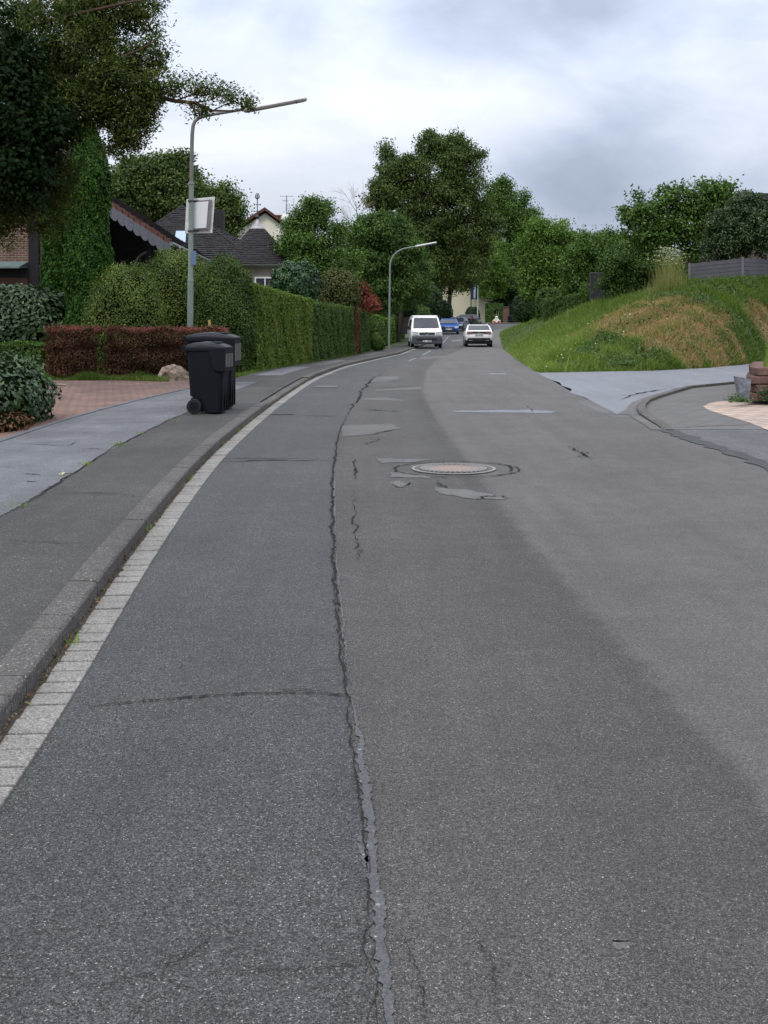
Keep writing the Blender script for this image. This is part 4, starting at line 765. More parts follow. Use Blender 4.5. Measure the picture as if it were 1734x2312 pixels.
treeR('rounded rhododendron with dense leaf rosettes above the grey garden wall', 1660, 600, 49, [(1655, 520, 0, 58, 58, 150), (1700, 500, 0, 50, 52, 110), (1625, 560, 0, 38, 30, 50), (1740, 520, 0, 60, 70, 90), (1690, 460, 0, 30, 18, 24)], .13, .26, 50, L_rhodo, .09, shell=.45, aspect=.35)
obush('hedge_bush', 'very dark round bush at the foot of the bank beside the road bend', 1184, 664, 728, 25, 98, 4500, .16, L_dark, 'bush', bump=.08)
obush('clipped_shrub', 'upright clipped shrub block left of the low trimmed hedge on the bank', 1238, 652, 724, 27, 82, 5500, .13, L_mid, 'shrub', power=4)
b1 = P(1234, 690, 74); b2 = P(1303, 668, 66)
wallhedge('trimmed_hedge', 'low trimmed hedge sloping up along the top of the grass bank', [(b1.x, 76, P(0, 724, 76).z, P(0, 677, 76).z), (P(1268, 0, 72).x, 72, P(0, 712, 72).z, P(0, 668, 72).z), (P(1303, 0, 68).x, 68, P(0, 700, 68).z, P(0, 667, 68).z)], 6500, .12, L_mid, 1.0, side=-1)
obush('topiary_ball', 'round clipped shrub beside the dark gate on the bank', 1322, 641, 682, 13, 66, 2000, .10, L_green, 'topiary')
# dense backing wood on the terrace, so the horizon is closed
# tall dry grass clump
tg = thing('tall_grass', 'clump of tall pale reeds on the crest of the bank, left of the grey wall', 'grass clump', tuple(P(1512, 660, 47)))
n = 1100; px = rng.normal(1512, 23, n); pts = np.array([tuple(P(a, 662 + rng.uniform(-4, 14), 47 + rng.uniform(-1.2, 1.2))) for a in px]); L_reed = leafmat('reed', G((.08, .11, .025), (.18, .19, .06), (.34, .29, .14)), .25); o = blades('stalks', pts, .4 + 1.15 * np.exp(-((px - 1512) / 30) ** 2), .012, rng.beta(2, 2, n), lm=L_reed, parent=tg, lean=.30, kind='stuff')
n = 160; px = rng.normal(1512, 20, n); um = []
for a in px: 
    c = P(a, 572 + rng.uniform(-14, 26), 47); um.append(np.array(c) + rng.normal(0, .05, (5, 3)) * [1, 1, .3])
um = np.vstack(um); npmesh('seed_head', leafquads(um, np.tile([0, 0, 1.], (len(um), 1)), .05, .9, .5), len(um), rng.uniform(0, 1, len(um)), leafmat('seed_head', G((.3, .3, .2), (.4, .4, .28), (.5, .5, .4)), .2), tg)['kind'] = 'stuff'
# bank grass
n = 210000; u = rng.uniform(0, NU - 1.01, n) ; 
# favour the near part
u = np.where(rng.uniform(0, 1, n) < .75, 55 + rng.uniform(0, 1, n) * (NU - 70 - 1.01), u); s = rng.uniform(0, 1.0, n); pts = bankpt(u, s); dr = dryness(pts)
lush = np.clip((9.5 - pts[:, 0]) / 5, 0, 1)
rnd = np.where(rng.uniform(0, 1, n) < dr * .95 * (.8 + .35 * np.sin(pts[:, 0] * 4.1) * np.sin(pts[:, 1] * 3.3)), rng.uniform(.67, .97, n), np.clip(rng.normal(.27 + .24 * lush + .06 * np.sin(pts[:, 0] * 2) * np.sin(pts[:, 1] * 1.6), .11, n), 0, .66))
sp_ = rng.uniform(0, 1, n) < .03; rnd[sp_] = rng.uniform(.6, .95, sp_.sum())
hh = .19 * (1 - .45 * dr) * (1 + .5 * np.sin(pts[:, 0] * 3.1 + 1) * np.sin(pts[:, 1] * 2.7)) * np.where(rng.uniform(0, 1, n) < .04, 1.9, 1)
d_ = blades('bank_grass', pts, hh, .022, rnd, lean=.7)
# leafy ground cover on the right hand side of the bank
n = 42000; u = rng.uniform(92, NU - 16, n); s = rng.uniform(0.02, 1.0, n); pts = bankpt(u, s); k = (rng.uniform(0, 1, n) > dryness(pts) * .9) & (np.sin(pts[:, 0] * 2.3) * np.sin(pts[:, 1] * 1.9) + rng.uniform(-.7, .9, n) > 0); pts = pts[k]; pts[:, 2] += rng.uniform(.03, .2, len(pts))
o = npmesh('ground_cover', leafquads(pts, np.tile([0, -.4, 1.], (len(pts), 1)), .10, .6, .6), len(pts), rng.beta(2, 2, len(pts)), leafmat('ground_cover', G((.025, .05, .014), (.05, .09, .022), (.09, .15, .035)), .2)); o['kind'] = 'stuff'
# small pale flowers in the grass
n = 110; u = rng.uniform(58, 100, n); pts = bankpt(u, rng.uniform(0, .7, n)); pts[:, 2] += .17; o = npmesh('meadow_flowers', leafquads(pts, np.tile([0, -.5, 1.], (n, 1)), .038, 1, .3), n, rng.uniform(0, 1, n), leafmat('petal', G((.6, .6, .5), (.7, .7, .6), (.75, .7, .4)), .1)); o['kind'] = 'stuff'
# debris in the gutter and along the kerb
n = 900; y = 3 + rng.uniform(0, 1, n) ** 1.5 * 35; x = gut_r(y) - .172 + rng.normal(0, .012, n); pts = np.column_stack([x, y, gv(y) + .018 + rng.uniform(0, .012, n)])
o = npmesh('gutter_debris', leafquads(pts, np.tile([0, 0, 1.], (n, 1)), .022, .6, .5), n, rng.uniform(0, 1, n), leafmat('debris', [(0, (.05, .035, .02)), (.6, (.14, .07, .035)), (.9, (.25, .2, .12)), (1, (.08, .12, .03))], .1)); o['kind'] = 'stuff'
wp = []
for yy in list(rng.uniform(5.5, 9, 2)) + list(rng.uniform(10, 32, 12)): wp.append(np.column_stack([rng.normal(float(gut_r(yy)) - .17, .02, 14), rng.normal(yy, .06, 14), np.full(14, g(yy) + .01)]))
for yy in (9.2, 11.8, 11.9, 13.6, 13.7, 15, 17): wp.append(np.column_stack([rng.normal(float(walkmid(yy)), .04, 16), rng.normal(yy, .05, 16), np.full(16, g(yy) + .1)]))
for xx, yy in ((-6.2, 20.3), (-6.0, 20.6), (-7.2, 21.5)): wp.append(np.column_stack([rng.normal(xx, .08, 30), rng.normal(yy, .08, 30), np.full(30, .11)]))
wp = np.vstack(wp); blades('weeds', wp, .045, .010, np.clip(rng.normal(.5, .12, len(wp)), 0, .66), lean=.9)
# ------------------------------------------------------------------ buildings
M_brick = brick('brick_wall', (.15, .062, .042), (.10, .045, .035), (.22, .19, .15), .25, .083, .014, vertical=True, var=.25)
M_timber = mat('dark_timber', (.012, .011, .013), .7, var=.3, vs=5)
M_orange = mat('varnished_wood', (.28, .10, .025), .5, var=.3, vs=3)
M_redbrown = mat('redbrown_panel', (.09, .035, .025), .6, var=.2)
M_copper = mat('verdigris_sheet', (.12, .17, .165), .6, var=.2, vs=4)
M_slate = mat('slate', (.026, .024, .026), .7, spec=.2, var=.35, vs=14, bump=.4, bs=60)
M_slate2 = mat('slate_scallop', (.11, .115, .135), .55, var=.2, vs=9)
M_edge = mat('slate_edge', (.020, .020, .022), .8)
M_tile = mat('brown_roof_tile', (.105, .045, .035), .75, var=.4, vs=10)
M_gutm = mat('zinc_gutter', (.20, .21, .22), .45, metal=.5)
M_cream = mat('cream_render', (.80, .76, .66), .9, var=.06, vs=2)
M_beigew = mat('beige_render', (.25, .22, .18), .9, var=.12, vs=3)
M_white = mat('white_frame', (.72, .72, .70), .5)
M_glass = mat('window_glass', (.03, .035, .045), .08, spec=.9)
M_skyl = mat('skylight_glass', (.35, .42, .52), .06, metal=.9)
M_lead = mat('lead_cap', (.28, .27, .28), .45, metal=.4, var=.2, vs=8)
M_iron = mat('wrought_iron', (.06, .06, .065), .6, metal=.5)
M_alu = mat('aerial_metal', (.35, .35, .36), .5, metal=.6)
def slates(mb, a0, a1, b0, b1, rows, cols, th=.035, mi=0, mi2=1, gap=.0, jit=.012):
    """overlapping slates laid between the eave line a0-a1 and the upper line b0-b1"""
    a0, a1, b0, b1 = map(Vector, (a0, a1, b0, b1)); n = (a1 - a0).cross(b0 - a0).normalized()
    if n.z < 0: n = -n
    for r in range(rows):
        t0, t1 = r / rows, (r + 1.12) / rows
        l0, r0 = a0.lerp(b0, t0), a1.lerp(b1, t0); l1, r1 = a0.lerp(b0, min(1, t1)), a1.lerp(b1, min(1, t1)); o = .5 * (r % 2)
        c = max(1, int(cols * (r0 - l0).length / max((a1 - a0).length, 1e-6)))
        for k in range(c + (1 if r % 2 else 0)):
            u0, u1 = max(0, (k - o) / c), min(1, (k + 1 - o) / c)
            if u1 - u0 < .02: continue
            j = random.uniform(-jit, jit); e = th * random.uniform(.7, 1.4); dn = (l0 - l1).normalized() * j
            p = [l0.lerp(r0, u0 + .015 / c) + n * e + dn, l0.lerp(r0, u1 - .015 / c) + n * e + dn, l1.lerp(r1, u1), l1.lerp(r1, u0)]
            q = [l0.lerp(r0, u0) + dn, l0.lerp(r0, u1) + dn]
            mb.add(p, [(0, 1, 2, 3)], mi); mb.add([p[0], p[1], q[1], q[0]], [(0, 1, 2, 3)], mi2)
# brick house with dark timbers on the left
bh = thing('brick_house', 'red brick and dark timber house behind the thujas, its porch verge hung with scalloped slates', 'house', (-13, 41, .08))
def wp(x, y, D): return tuple(P(x, y, D))
def front(x0, y0, x1, y1, D, t, name, m, parent=bh, bevel=0):
    a, b = P(x0, y1, D), P(x1, y0, D); mb = MB(); mb.box((a.x, D, a.z), (b.x, D + t, b.z)); return mb.build(name, m, parent, bevel=bevel)
zb = 720 + 1.5 / 41 * F
front(-330, 330, 200, zb, 41, .3, 'wall', M_brick)
front(64, 330, 87, zb, 40.86, .14, 'timber_post', M_timber); front(150, 330, 170, zb, 40.86, .14, 'timber_post', M_timber)
front(-330, 605, 64, 627, 40.88, .12, 'timber_beam', M_timber); front(87, 597, 150, 627, 40.88, .12, 'timber_beam', M_timber); front(87, 430, 200, 446, 40.88, .12, 'timber_beam', M_timber)
cpy = MB(); a = P(-60, 602, 40.3); b = P(46, 602, 40.3); cpy.add([(a.x, 40.2, a.z), (b.x, 40.2, b.z), (b.x + .1, 40.88, b.z + .2), (a.x, 40.88, a.z + .2), (a.x, 40.2, a.z - .06), (b.x, 40.2, b.z - .06), (b.x + .1, 40.88, b.z - .02), (a.x, 40.88, a.z - .02)], [(0, 1, 2, 3), (7, 6, 5, 4), (0, 4, 5, 1), (1, 5, 6, 2), (2, 6, 7, 3), (3, 7, 4, 0)]); cpy.build('canopy', M_copper, bh)
gd = front(-200, 644, 62, zb, 40.93, .07, 'garage_door', M_orange); front(-200, 627, 63, 643, 40.9, .1, 'door_header', M_redbrown)
for k in range(6):
    cxx = P(8 - 26 * k + 8, 660, 40.9).x; czz = P(0, 664, 40.9).z; pl = [(cxx + .14 * math.cos(t), czz + .16 * math.sin(t)) for t in np.linspace(0, math.pi, 9)] + [(cxx - .14, czz - .35), (cxx + .14, czz - .35)]
    m_ = MB(); m_.prism(pl, 40.90, 40.925, 'y'); m_.build('pane', M_glass, gd)
# roof of the porch wing: eave runs away from us
E0 = P(384, 545, 38); E1 = P(479, 590, 51); V1 = P(238, 450, 38); V1b = Vector((V1.x + (E1.x - E0.x), 51, V1.z)); V2 = P(60, 340, 38)
rf = MB(); up = (V1 - E0); RT = E0 + up * 2.0; RTb = E1 + up * 2.0
slates(rf, E0, E1, RT, RTb, 26, 22, .05); rf.add([E0 - Vector((0, 0, .14)), E1 - Vector((0, 0, .14)), RTb - Vector((0, 0, .14)), RT - Vector((0, 0, .14))], [(0, 1, 2, 3)], 1)
rf.build('roof', [M_tile, M_edge], bh)
vg = MB(); n = 22; ax = (RT - E0) / n; yv = Vector((0, -.05, 0))
for k in range(n):
    a = E0 + ax * k; b = E0 + ax * (k + 1.1); l = .05
    vg.add([a + yv + Vector((0, 0, -.10)), b + yv + Vector((0, 0, -.10)), b + yv + Vector((0, 0, .03)), a + yv + Vector((0, 0, .03 + l)), a + Vector((0, .3, -.10)), b + Vector((0, .3, -.10)), b + Vector((0, .3, .03)), a + Vector((0, .3, .03 + l))], [(0, 1, 2, 3), (4, 7, 6, 5), (0, 3, 7, 4), (1, 5, 6, 2), (3, 2, 6, 7), (0, 4, 5, 1)])
vg.build('verge_tiles', M_tile, bh)
sc = MB(); n = 17
for k in range(n):
    c = E0 + (RT - E0) * ((k + .35) / n) + Vector((0, -.06 - .012 * (k % 2), -.12)); w = (RT - E0).length / n * .62; ang = math.atan2(up.z, up.x)
    pts = [(w * .9 * math.cos(t), -.20 + .20 * math.sin(t)) for t in np.linspace(math.pi, 2 * math.pi, 9)] + [(w * .9, .02), (-w * .9, .02)]
    q = [(c.x + x * math.cos(ang) * -1 * (-1) , c.z + y + x * math.sin(ang)) for x, y in pts]
    sc.prism(q, c.y - .012, c.y, 'y')
sc.build('slate_verge', M_slate2, bh)
gt = MB(); gt.tube([E0 + Vector((.06, -.1, -.08)), E1 + Vector((.06, 0, -.08))], .075, 8); dp = P(398, 560, 39.5); gt.tube([(E0.x + .1, 39.2, E0.z - .12), (E0.x - .12, 39.3, E0.z - .5), (E0.x - .12, 39.3, .1)], .05, 8); gt.build('gutter', M_gutm, bh, smooth=True)
pr = MB(); a = P(246, 600, 43); pr.box((a.x, 43, .1), (E0.x - .25, 43.2, E0.z + .25)); pr.box((a.x, 40.2, .1), (a.x + .25, 40.45, E0.z + .9)); pr.box((P(330, 0, 39).x, 39.0, .1), (P(330, 0, 39).x + .2, 39.2, E0.z)); pr.add([(a.x, 42.9, E0.z - .1), (E0.x - .3, 42.9, E0.z - .1), (a.x, 42.9, E0.z + 1.5)], [(0, 1, 2)]); pr.build('porch', M_timber, bh)
arc = MB(); c = P(345, 610, 42.5); arc.tube([(c.x + .75 * math.cos(t), 42.7, c.z + .72 * math.sin(t)) for t in np.linspace(0, math.pi, 15)], .05, 6); arc.build('arch_trim', M_beigew, bh, smooth=True)
bh2 = MB(); a = V1; bh2.box((-24, 41.2, H + (720 - 330) / F * 41), (P(200, 0, 41).x, 41.8, H + (720 - 318) / F * 41)); bh2.build('eaves', M_timber, bh)
# slate roofed house with turret
sh = thing('slate_house', 'house with dark slate hipped roof, chimney and skylight between the mirror and the turret', 'house', (-7.5, 60, .1))
apx = Vector(P(412, 465, 60)); FL = P(170, 622, 55); FR = P(622, 622, 55); BL = Vector((FL.x, 66, FL.z)); BR = Vector((FR.x + 1, 66, FR.z))
r = MB(); slates(r, FL, FR, apx + Vector((-.05, 0, 0)), apx + Vector((.05, 0, 0)), 34, 46, .04); slates(r, FR, BR, apx, apx + Vector((0, .1, 0)), 26, 26, .04); r.add([FL, BL, apx, BR], [(1, 0, 2), (3, 1, 2)])
r.build('roof', [M_slate, M_edge], sh)
w_ = MB(); w_.box((FL.x + .4, 55.4, .1), (FR.x - .4, 65.6, FL.z - .02)); w_.build('wall', M_beigew, sh)
hp = MB(); hp.tube([apx, FR + Vector((0, 0, .04))], .05, 5); hp.tube([apx, FL + Vector((0, 0, .04))], .05, 5); hp.build('hip_ridge', M_slate, sh)
ch = MB(); a = P(484, 530, 61.5); b = P(504, 474, 61.5); ch.box((a.x, 61.5, a.z - .8), (b.x, 62.3, b.z)); ch.build('chimney', M_slate, sh, bevel=.02)
skl = MB(); 
def onfront(x, y):   # point on the front roof plane seen at pixel
    n = (FR - FL).cross(apx - FL); d = Vector(((x - CX) / F, 1, (YH - y) / F)); o = Vector((0, 0, H)); return o + d * (n.dot(FL - o) / n.dot(d))
q = [onfront(*p) for p in ((394, 549), (419, 552), (421, 525), (398, 525))]; nn = (FR - FL).cross(apx - FL).normalized(); nn = nn if nn.z > 0 else -nn
skl.add([p + nn * .10 for p in q] + [p - nn * .05 for p in q], [(0, 1, 2, 3), (0, 4, 5, 1), (1, 5, 6, 2), (2, 6, 7, 3), (3, 7, 4, 0)]); skl.build('skylight', M_skyl, sh)
tu = thing('turret', 'round turret with conical slate roof, lead cap and iron finial', 'turret', (P(581, 0, 53).x, 53, .1)); tc_ = Vector((P(581, 0, 53).x, 53, 0))
prof = [(0, 598), (22, 585), (44, 566), (60, 548), (72, 530), (78, 516)]
def cr_(y):   # half width in px by height
    ys = [497, 516, 530, 546, 560, 575, 588, 598]; ws = [1, 16, 28, 41, 51, 62, 72, 79]; return float(np.interp(y, ys, ws)) * 53 / F
cn = MB(); rows = 20
for r_ in range(rows):
    ya = 598 - (598 - 516) * r_ / rows; yb = 598 - (598 - 516) * (r_ + 1.15) / rows; ra, rb = cr_(ya) + .03, cr_(max(yb, 516)); za, zb2 = P(0, ya, 53).z, P(0, max(yb, 516), 53).z; k = max(14, int(2 * math.pi * ra / .19)); o = .5 * (r_ % 2)
    for i in range(k):
        t0, t1 = 2 * math.pi * (i + o) / k, 2 * math.pi * (i + 1 + o) / k; j = random.uniform(-.012, .012); e = random.uniform(0, .015)
        p = [(tc_.x + (ra + e) * math.cos(t0), 53 + (ra + e) * math.sin(t0), za + j), (tc_.x + (ra + e) * math.cos(t1), 53 + (ra + e) * math.sin(t1), za + j), (tc_.x + rb * math.cos(t1), 53 + rb * math.sin(t1), zb2), (tc_.x + rb * math.cos(t0), 53 + rb * math.sin(t0), zb2)]
        cn.add(p, [(0, 1, 2, 3)]); q = [(tc_.x + (ra - .04) * math.cos(t), 53 + (ra - .04) * math.sin(t), za + j) for t in (t0, t1)]; cn.add([p[0], p[1], q[1], q[0]], [(0, 1, 2, 3)], 1)
cn.build('roof', [M_slate, M_edge], tu)
cp = MB(); cp.lathe([(cr_(516) + .04, P(0, 517, 53).z), (cr_(508), P(0, 508, 53).z), (.10, P(0, 502, 53).z), (.04, P(0, 495, 53).z)], (tc_.x, 53, 0), 20); cp.build('lead_cap', M_lead, tu, smooth=True)
fn = MB(); zz = lambda y: P(0, y, 53).z; X = tc_.x
fn.tube([(X, 53, zz(500)), (X, 53, zz(446))], .022, 6); fn.lathe([(.02, zz(495)), (.09, zz(491)), (.09, zz(488)), (.02, zz(484))], (X, 53, 0), 10)
for y, w in ((477, .16), (462, .14)): fn.tube([(X - w, 53, zz(y)), (X + w, 53, zz(y))], .016, 5); fn.tube([(X - w, 53, zz(y - 2)), (X - w, 53, zz(y + 2))], .02, 5); fn.tube([(X + w, 53, zz(y - 2)), (X + w, 53, zz(y + 2))], .02, 5)
for s in (-1, 0, 1): fn.tube([(X, 53, zz(450)), (X + s * .08, 53, zz(446)), (X + s * .07, 53, zz(440)), (X + s * .03 + .01, 53, zz(436))], [.02, .03, .025, .008], 6)
fn.build('finial', M_iron, tu, smooth=True)
sf = MB(); sf.lathe([(cr_(598) - .02, zz(599)), (cr_(598) - .04, zz(602)), (1.12, zz(606)), (1.12, zz(604))], (X, 53, 0), 28); sf.build('soffit', mat('soffit_grey', (.35, .35, .35), .7), tu)
wl = MB(); wl.lathe([(1.12, .1), (1.12, zz(605))], (X, 53, 0), 28); wl.build('wall', M_beigew, tu, smooth=True)
wf = MB(); a = P(575, 650, 51.86); b = P(622, 625, 51.86); wf.box((a.x, 51.82, a.z - .4), (b.x, 52.2, b.z)); wn = wf.build('window', M_white, tu); g_ = MB(); g_.box((a.x + .07, 51.80, a.z - .33), ((a.x + b.x) / 2 - .03, 51.815, b.z - .07)); g_.box(((a.x + b.x) / 2 + .03, 51.80, a.z - .33), (b.x - .07, 51.815, b.z - .07)); g_.build('pane', M_glass, wn)
# cream gabled house
wh = thing('gabled_house', 'cream rendered house with brown gable roof rising behind the turret', 'house', (-8.2, 82, .1)); D = 82
ap = P(599, 476, D); el = P(490, 546, D); er = P(700, 550, D)
m_ = MB(); m_.prism([(el.x + .3, .1), (er.x - .3, .1), (er.x - .3, er.z), (ap.x, ap.z - .15), (el.x + .3, el.z)], D, D + 9, 'y'); m_.build('wall', M_cream, wh)
rr = MB(); th = .22
for a in (el, er): 
    q = [(a.x, a.z), (ap.x, ap.z), (ap.x, ap.z + th), (a.x - (.1 if a is el else -.1), a.z + th * .8)]; rr.prism(q, D - .45, D + 9.4, 'y')
rr.build('roof', M_tile, wh)
for x0, y0, x1, y1 in ((544, 530, 567, 560), (626, 532, 652, 565)):
    a, b = P(x0, y1, D), P(x1, y0, D); f_ = MB(); f_.box((a.x, D - .06, a.z), (b.x, D + .05, b.z)); fr = f_.build('window', mat('grey_frame', (.25, .27, .27), .6), wh); q_ = MB(); q_.box((a.x + .12, D - .075, a.z + .12), (b.x - .12, D - .062, b.z - .12)); q_.build('pane', M_white, fr)
c_ = MB(); a = P(622, 500, D + 3); b = P(638, 489, D + 3); c_.box((a.x, D + 3, a.z - .8), (b.x, D + 4, b.z)); c_.box((a.x - .1, D + 2.9, b.z), (b.x + .1, D + 4.1, b.z + .12)); c_.build('chimney', mat('chimney_brick', (.14, .05, .04), .9, var=.2), wh)
an = thing('aerial', 'thin television aerial mast on the roof right of the cream gable', 'aerial', tuple(P(647, 508, D - .5))); a_ = MB(); pz = lambda x, y: P(x, y, D - .5)
a_.tube([pz(647, 508), pz(647, 441)], .035, 6)
for x0, x1, y in ((632, 664, 443), (637, 652, 452), (639, 650, 454), (645, 667, 470)): a_.tube([pz(x0, y), pz(x1, y)], .016, 5)
for x in (634, 640, 646, 652, 658): a_.tube([pz(x, 443) + Vector((0, -.35, 0)), pz(x, 443) + Vector((0, .35, 0))], .012, 4)
for k in range(5): a_.tube([pz(648, 462 + 3 * k) + Vector((-.12, -.1, 0)), pz(651, 460 + 3 * k) + Vector((.1, .1, 0))], .012, 4)
a_.build('mast', M_alu, an); ds = MB(); c = pz(644, 493); ds.lathe([(.03, .10), (.2, .06), (.32, 0)], (0, 0, 0), 16, axis='y'); ds.v = [(v[0] + c.x, -v[1] + c.y, v[2] + c.z) for v in ds.v]; ds.build('satellite_dish', M_white, an, smooth=True)
# cream building at the bend
fb = thing('far_building', 'plain cream walled building behind the flagpoles at the bend of the road', 'building', (14, 178, 1)); D = 178
a, b = P(990, 0, D), P(1100, 0, D); m_ = MB(); m_.box((a.x, D, .5), (b.x, D + 12, H + (720 - 640) / F * D)); m_.build('wall', mat('far_render', (.52, .49, .37), .9, var=.05, vs=.4), fb)
m_ = MB(); z1 = H + (720 - 640) / F * D; m_.prism([(a.x - .6, z1), (b.x + .6, z1), ((a.x + b.x) / 2, z1 + 3)], D - .6, D + 12.5, 'y'); m_.build('roof', M_tile, fb)
# dark house on the terrace at the right edge
rh = thing('terrace_house', 'dark flat roofed house edge showing behind the rhododendron at the right', 'house', tuple(P(1700, 640, 62))); D = 62
m_ = MB(); a, b = P(1668, 640, D), P(2000, 452, D); m_.box((a.x, D, a.z - .3), (b.x, D + 8, b.z)); m_.build('wall', mat('brown_wall', (.10, .08, .07), .8, var=.2), rh)
m_ = MB(); a, b = P(1656, 451, D - 1), P(2010, 436, D - 1); m_.box((a.x, D - 1, a.z), (b.x, D + 8.5, b.z)); m_.build('roof', mat('roof_edge', (.035, .032, .032), .7), rh)
m_ = MB(); a, b = P(1712, 500, D - .1), P(1760, 452, D - .1); m_.box((a.x, D - .06, a.z), (b.x, D - .01, b.z)); wn = m_.build('window', M_white, rh); m_ = MB(); m_.box((a.x + .2, D - .08, a.z + .1), (b.x - .2, D - .062, b.z - .1)); m_.build('pane', M_glass, wn)

# ------------------------------------------------------------------ street furniture
M_green = mat('lamp_green_paint', (.17, .21, .19), .5, var=.12, vs=5)
M_lampg = mat('lamp_brown_grey', (.15, .14, .135), .5, var=.15, vs=5)
M_lens = mat('lamp_lens', (.42, .40, .38), .35)
M_hous = mat('lamp_housing', (.55, .55, .55), .4, var=.1)
lp = thing('street_lamp', 'nearest street lamp, tall green post rising behind the red hedge with a long curved arm', 'street lamp', (P(429, 720, 29.6).x, 29.6, .08), group='curved arm street lamps')
DL = 29.6; pw = lambda x, y, d=DL: P(x, y, d)
m_ = MB(); m_.tube([(P(429, 0, DL).x, DL, 0), pw(430, 636)], .078, 14); m_.tube([pw(430, 636), pw(430.2, 633), pw(432, 420), pw(432, 415)], [.078, .066, .064, .064], 14); m_.build('post', M_green, lp, smooth=True)
m_ = MB(); m_.tube([pw(432, 416), pw(433.5, 320), pw(434.2, 300), pw(436, 284), pw(440, 274), pw(449, 266.5), pw(462, 262), pw(490, 256.5), pw(560, 245.5)], [.052, .05, .049, .048, .047, .046, .044, .042, .036], 12); m_.build('arm', M_lampg, lp, smooth=True)
m_ = MB(); m_.lathe([(.066, -.03), (.078, -.02), (.078, .04), (.052, .05)], tuple(pw(432, 415)), 14); m_.build('collar', M_green, lp, smooth=True); m_ = MB(); m_.lathe([(.070, 0), (.084, .01), (.084, .05), (.066, .06)], tuple(pw(430, 637)), 14); m_.build('collar', M_green, lp, smooth=True)
def luminaire(x0, y0, x1, y1, D, r, root):
    a, b = P(x0, y0, D), P(x1, y1, D); d = (b - a); L = d.length; ang = math.atan2(d.z, d.x); M_ = Matrix.Translation(a) @ Matrix.Rotation(-ang, 4, 'Y')
    secs = [(0, .35), (.04, .8), (.10, 1), (L - .10, .92), (L - .03, .75), (L, .35)]
    for nm, mt_, lo in (('housing', M_hous, False), ('lens', M_lens, True)):
        m_ = MB(); n = 8
        for x, k in secs:
            for i in range(n + 1):
                t = math.pi * i / n; yy = math.cos(t) * r * k; zz_ = math.sin(t) * r * k * (.62 if not lo else -.62); m_.v.append(tuple(M_ @ Vector((x, yy, zz_ + (.002 if not lo else -.002)))))
        for s_ in range(len(secs) - 1):
            for i in range(n + 1): i2 = (i + 1) % (n + 1); m_.f.append((s_ * (n + 1) + i, s_ * (n + 1) + i2, (s_ + 1) * (n + 1) + i2, (s_ + 1) * (n + 1) + i)); m_.m.append(0)
        m_.f += [tuple(range(n, -1, -1)), tuple((len(secs) - 1) * (n + 1) + i for i in range(n + 1))]; m_.m += [0, 0]; hb = m_.build(nm, mt_, root, smooth=True)
    for x in (.28, L - .28): m_ = MB(); m_.tube([tuple(M_ @ Vector((x, r * 1.03 * math.cos(t), r * .66 * math.sin(t)))) for t in np.linspace(0, -math.pi, 9)], .008, 4); m_.build('clip', M_iron, root)
luminaire(549, 250, 693, 223, DL, .115, lp)
st = MB(); a = P(432, 598, DL - .085); st.box((a.x, DL - .10, a.z), (a.x + .12, DL - .07, a.z + .36)); tag(st.build('sticker_box', mat('blue_label', (.12, .18, .30), .4), lp), None)
# traffic mirror
D = 29.8; tm = thing('traffic_mirror', 'square white framed traffic mirror fixed behind the nearest lamp post', 'traffic mirror', tuple(P(452, 487, D)))
cor = [P(421, 450, D), P(485, 444, D - .12), P(479, 526, D - .12), P(417, 527, D)]; inn = [P(429, 455, D - .05), P(479, 450, D - .16), P(473, 519, D - .16), P(427, 520, D - .05)]; fa = [P(436, 458, D - .06), P(471, 455, D - .15), P(466, 515, D - .15), P(434, 517, D - .06)]
def plate(q, t, name, m, off=0.0):
    m_ = MB(); n = Vector((0, -1, 0)); m_.add([p + n * off for p in q] + [p - n * (t - off) for p in q], [(0, 1, 2, 3), (7, 6, 5, 4), (0, 4, 5, 1), (1, 5, 6, 2), (2, 6, 7, 3), (3, 7, 4, 0)]); return m_.build(name, m, tm, bevel=.008)
plate(cor, .05, 'frame', mat('mirror_frame', (.62, .62, .62), .5, var=.25, vs=6)); plate(inn, .03, 'rim', mat('mirror_rim', (.17, .16, .165), .6, var=.2, vs=10), .012); plate(fa, .02, 'mirror_face', mat('mirror_painted_sky', (.74, .75, .77), .25, metal=.15, spec=.5), .03)  # pale, nearly matte face colour stands in for the reflected sky
for y in (454, 522): m_ = MB(); m_.tube([P(431, y, DL + .02), P(455, y - 1, D)], .022, 6); m_.lathe([(.085, -.02), (.085, .02)], (P(431, 0, DL).x, DL, P(0, y, DL).z), 12); m_.build('bracket', M_iron, tm)
# second lamp
D = 66; s_ = thing('street_lamp', 'second slimmer street lamp further along the left pavement', 'street lamp', (P(878, 0, D).x, D, g(D) + .08), group='curved arm street lamps')
m_ = MB(); m_.tube([(P(878, 0, D).x, D, g(D)), P(880.5, 600, D)], [.065, .05], 10); m_.build('post', M_green, s_, smooth=True)
m_ = MB(); m_.tube([P(880.5, 600, D), P(882, 591, D), P(887, 579, D), P(896, 569, D), (P(910, 562, D)), P(925, 558.5, D), P(945, 556, D)], [.048, .048, .046, .044, .042, .04, .036], 10); m_.build('arm', M_green, s_, smooth=True)
luminaire(937, 557, 986, 547.5, D, .10, s_)
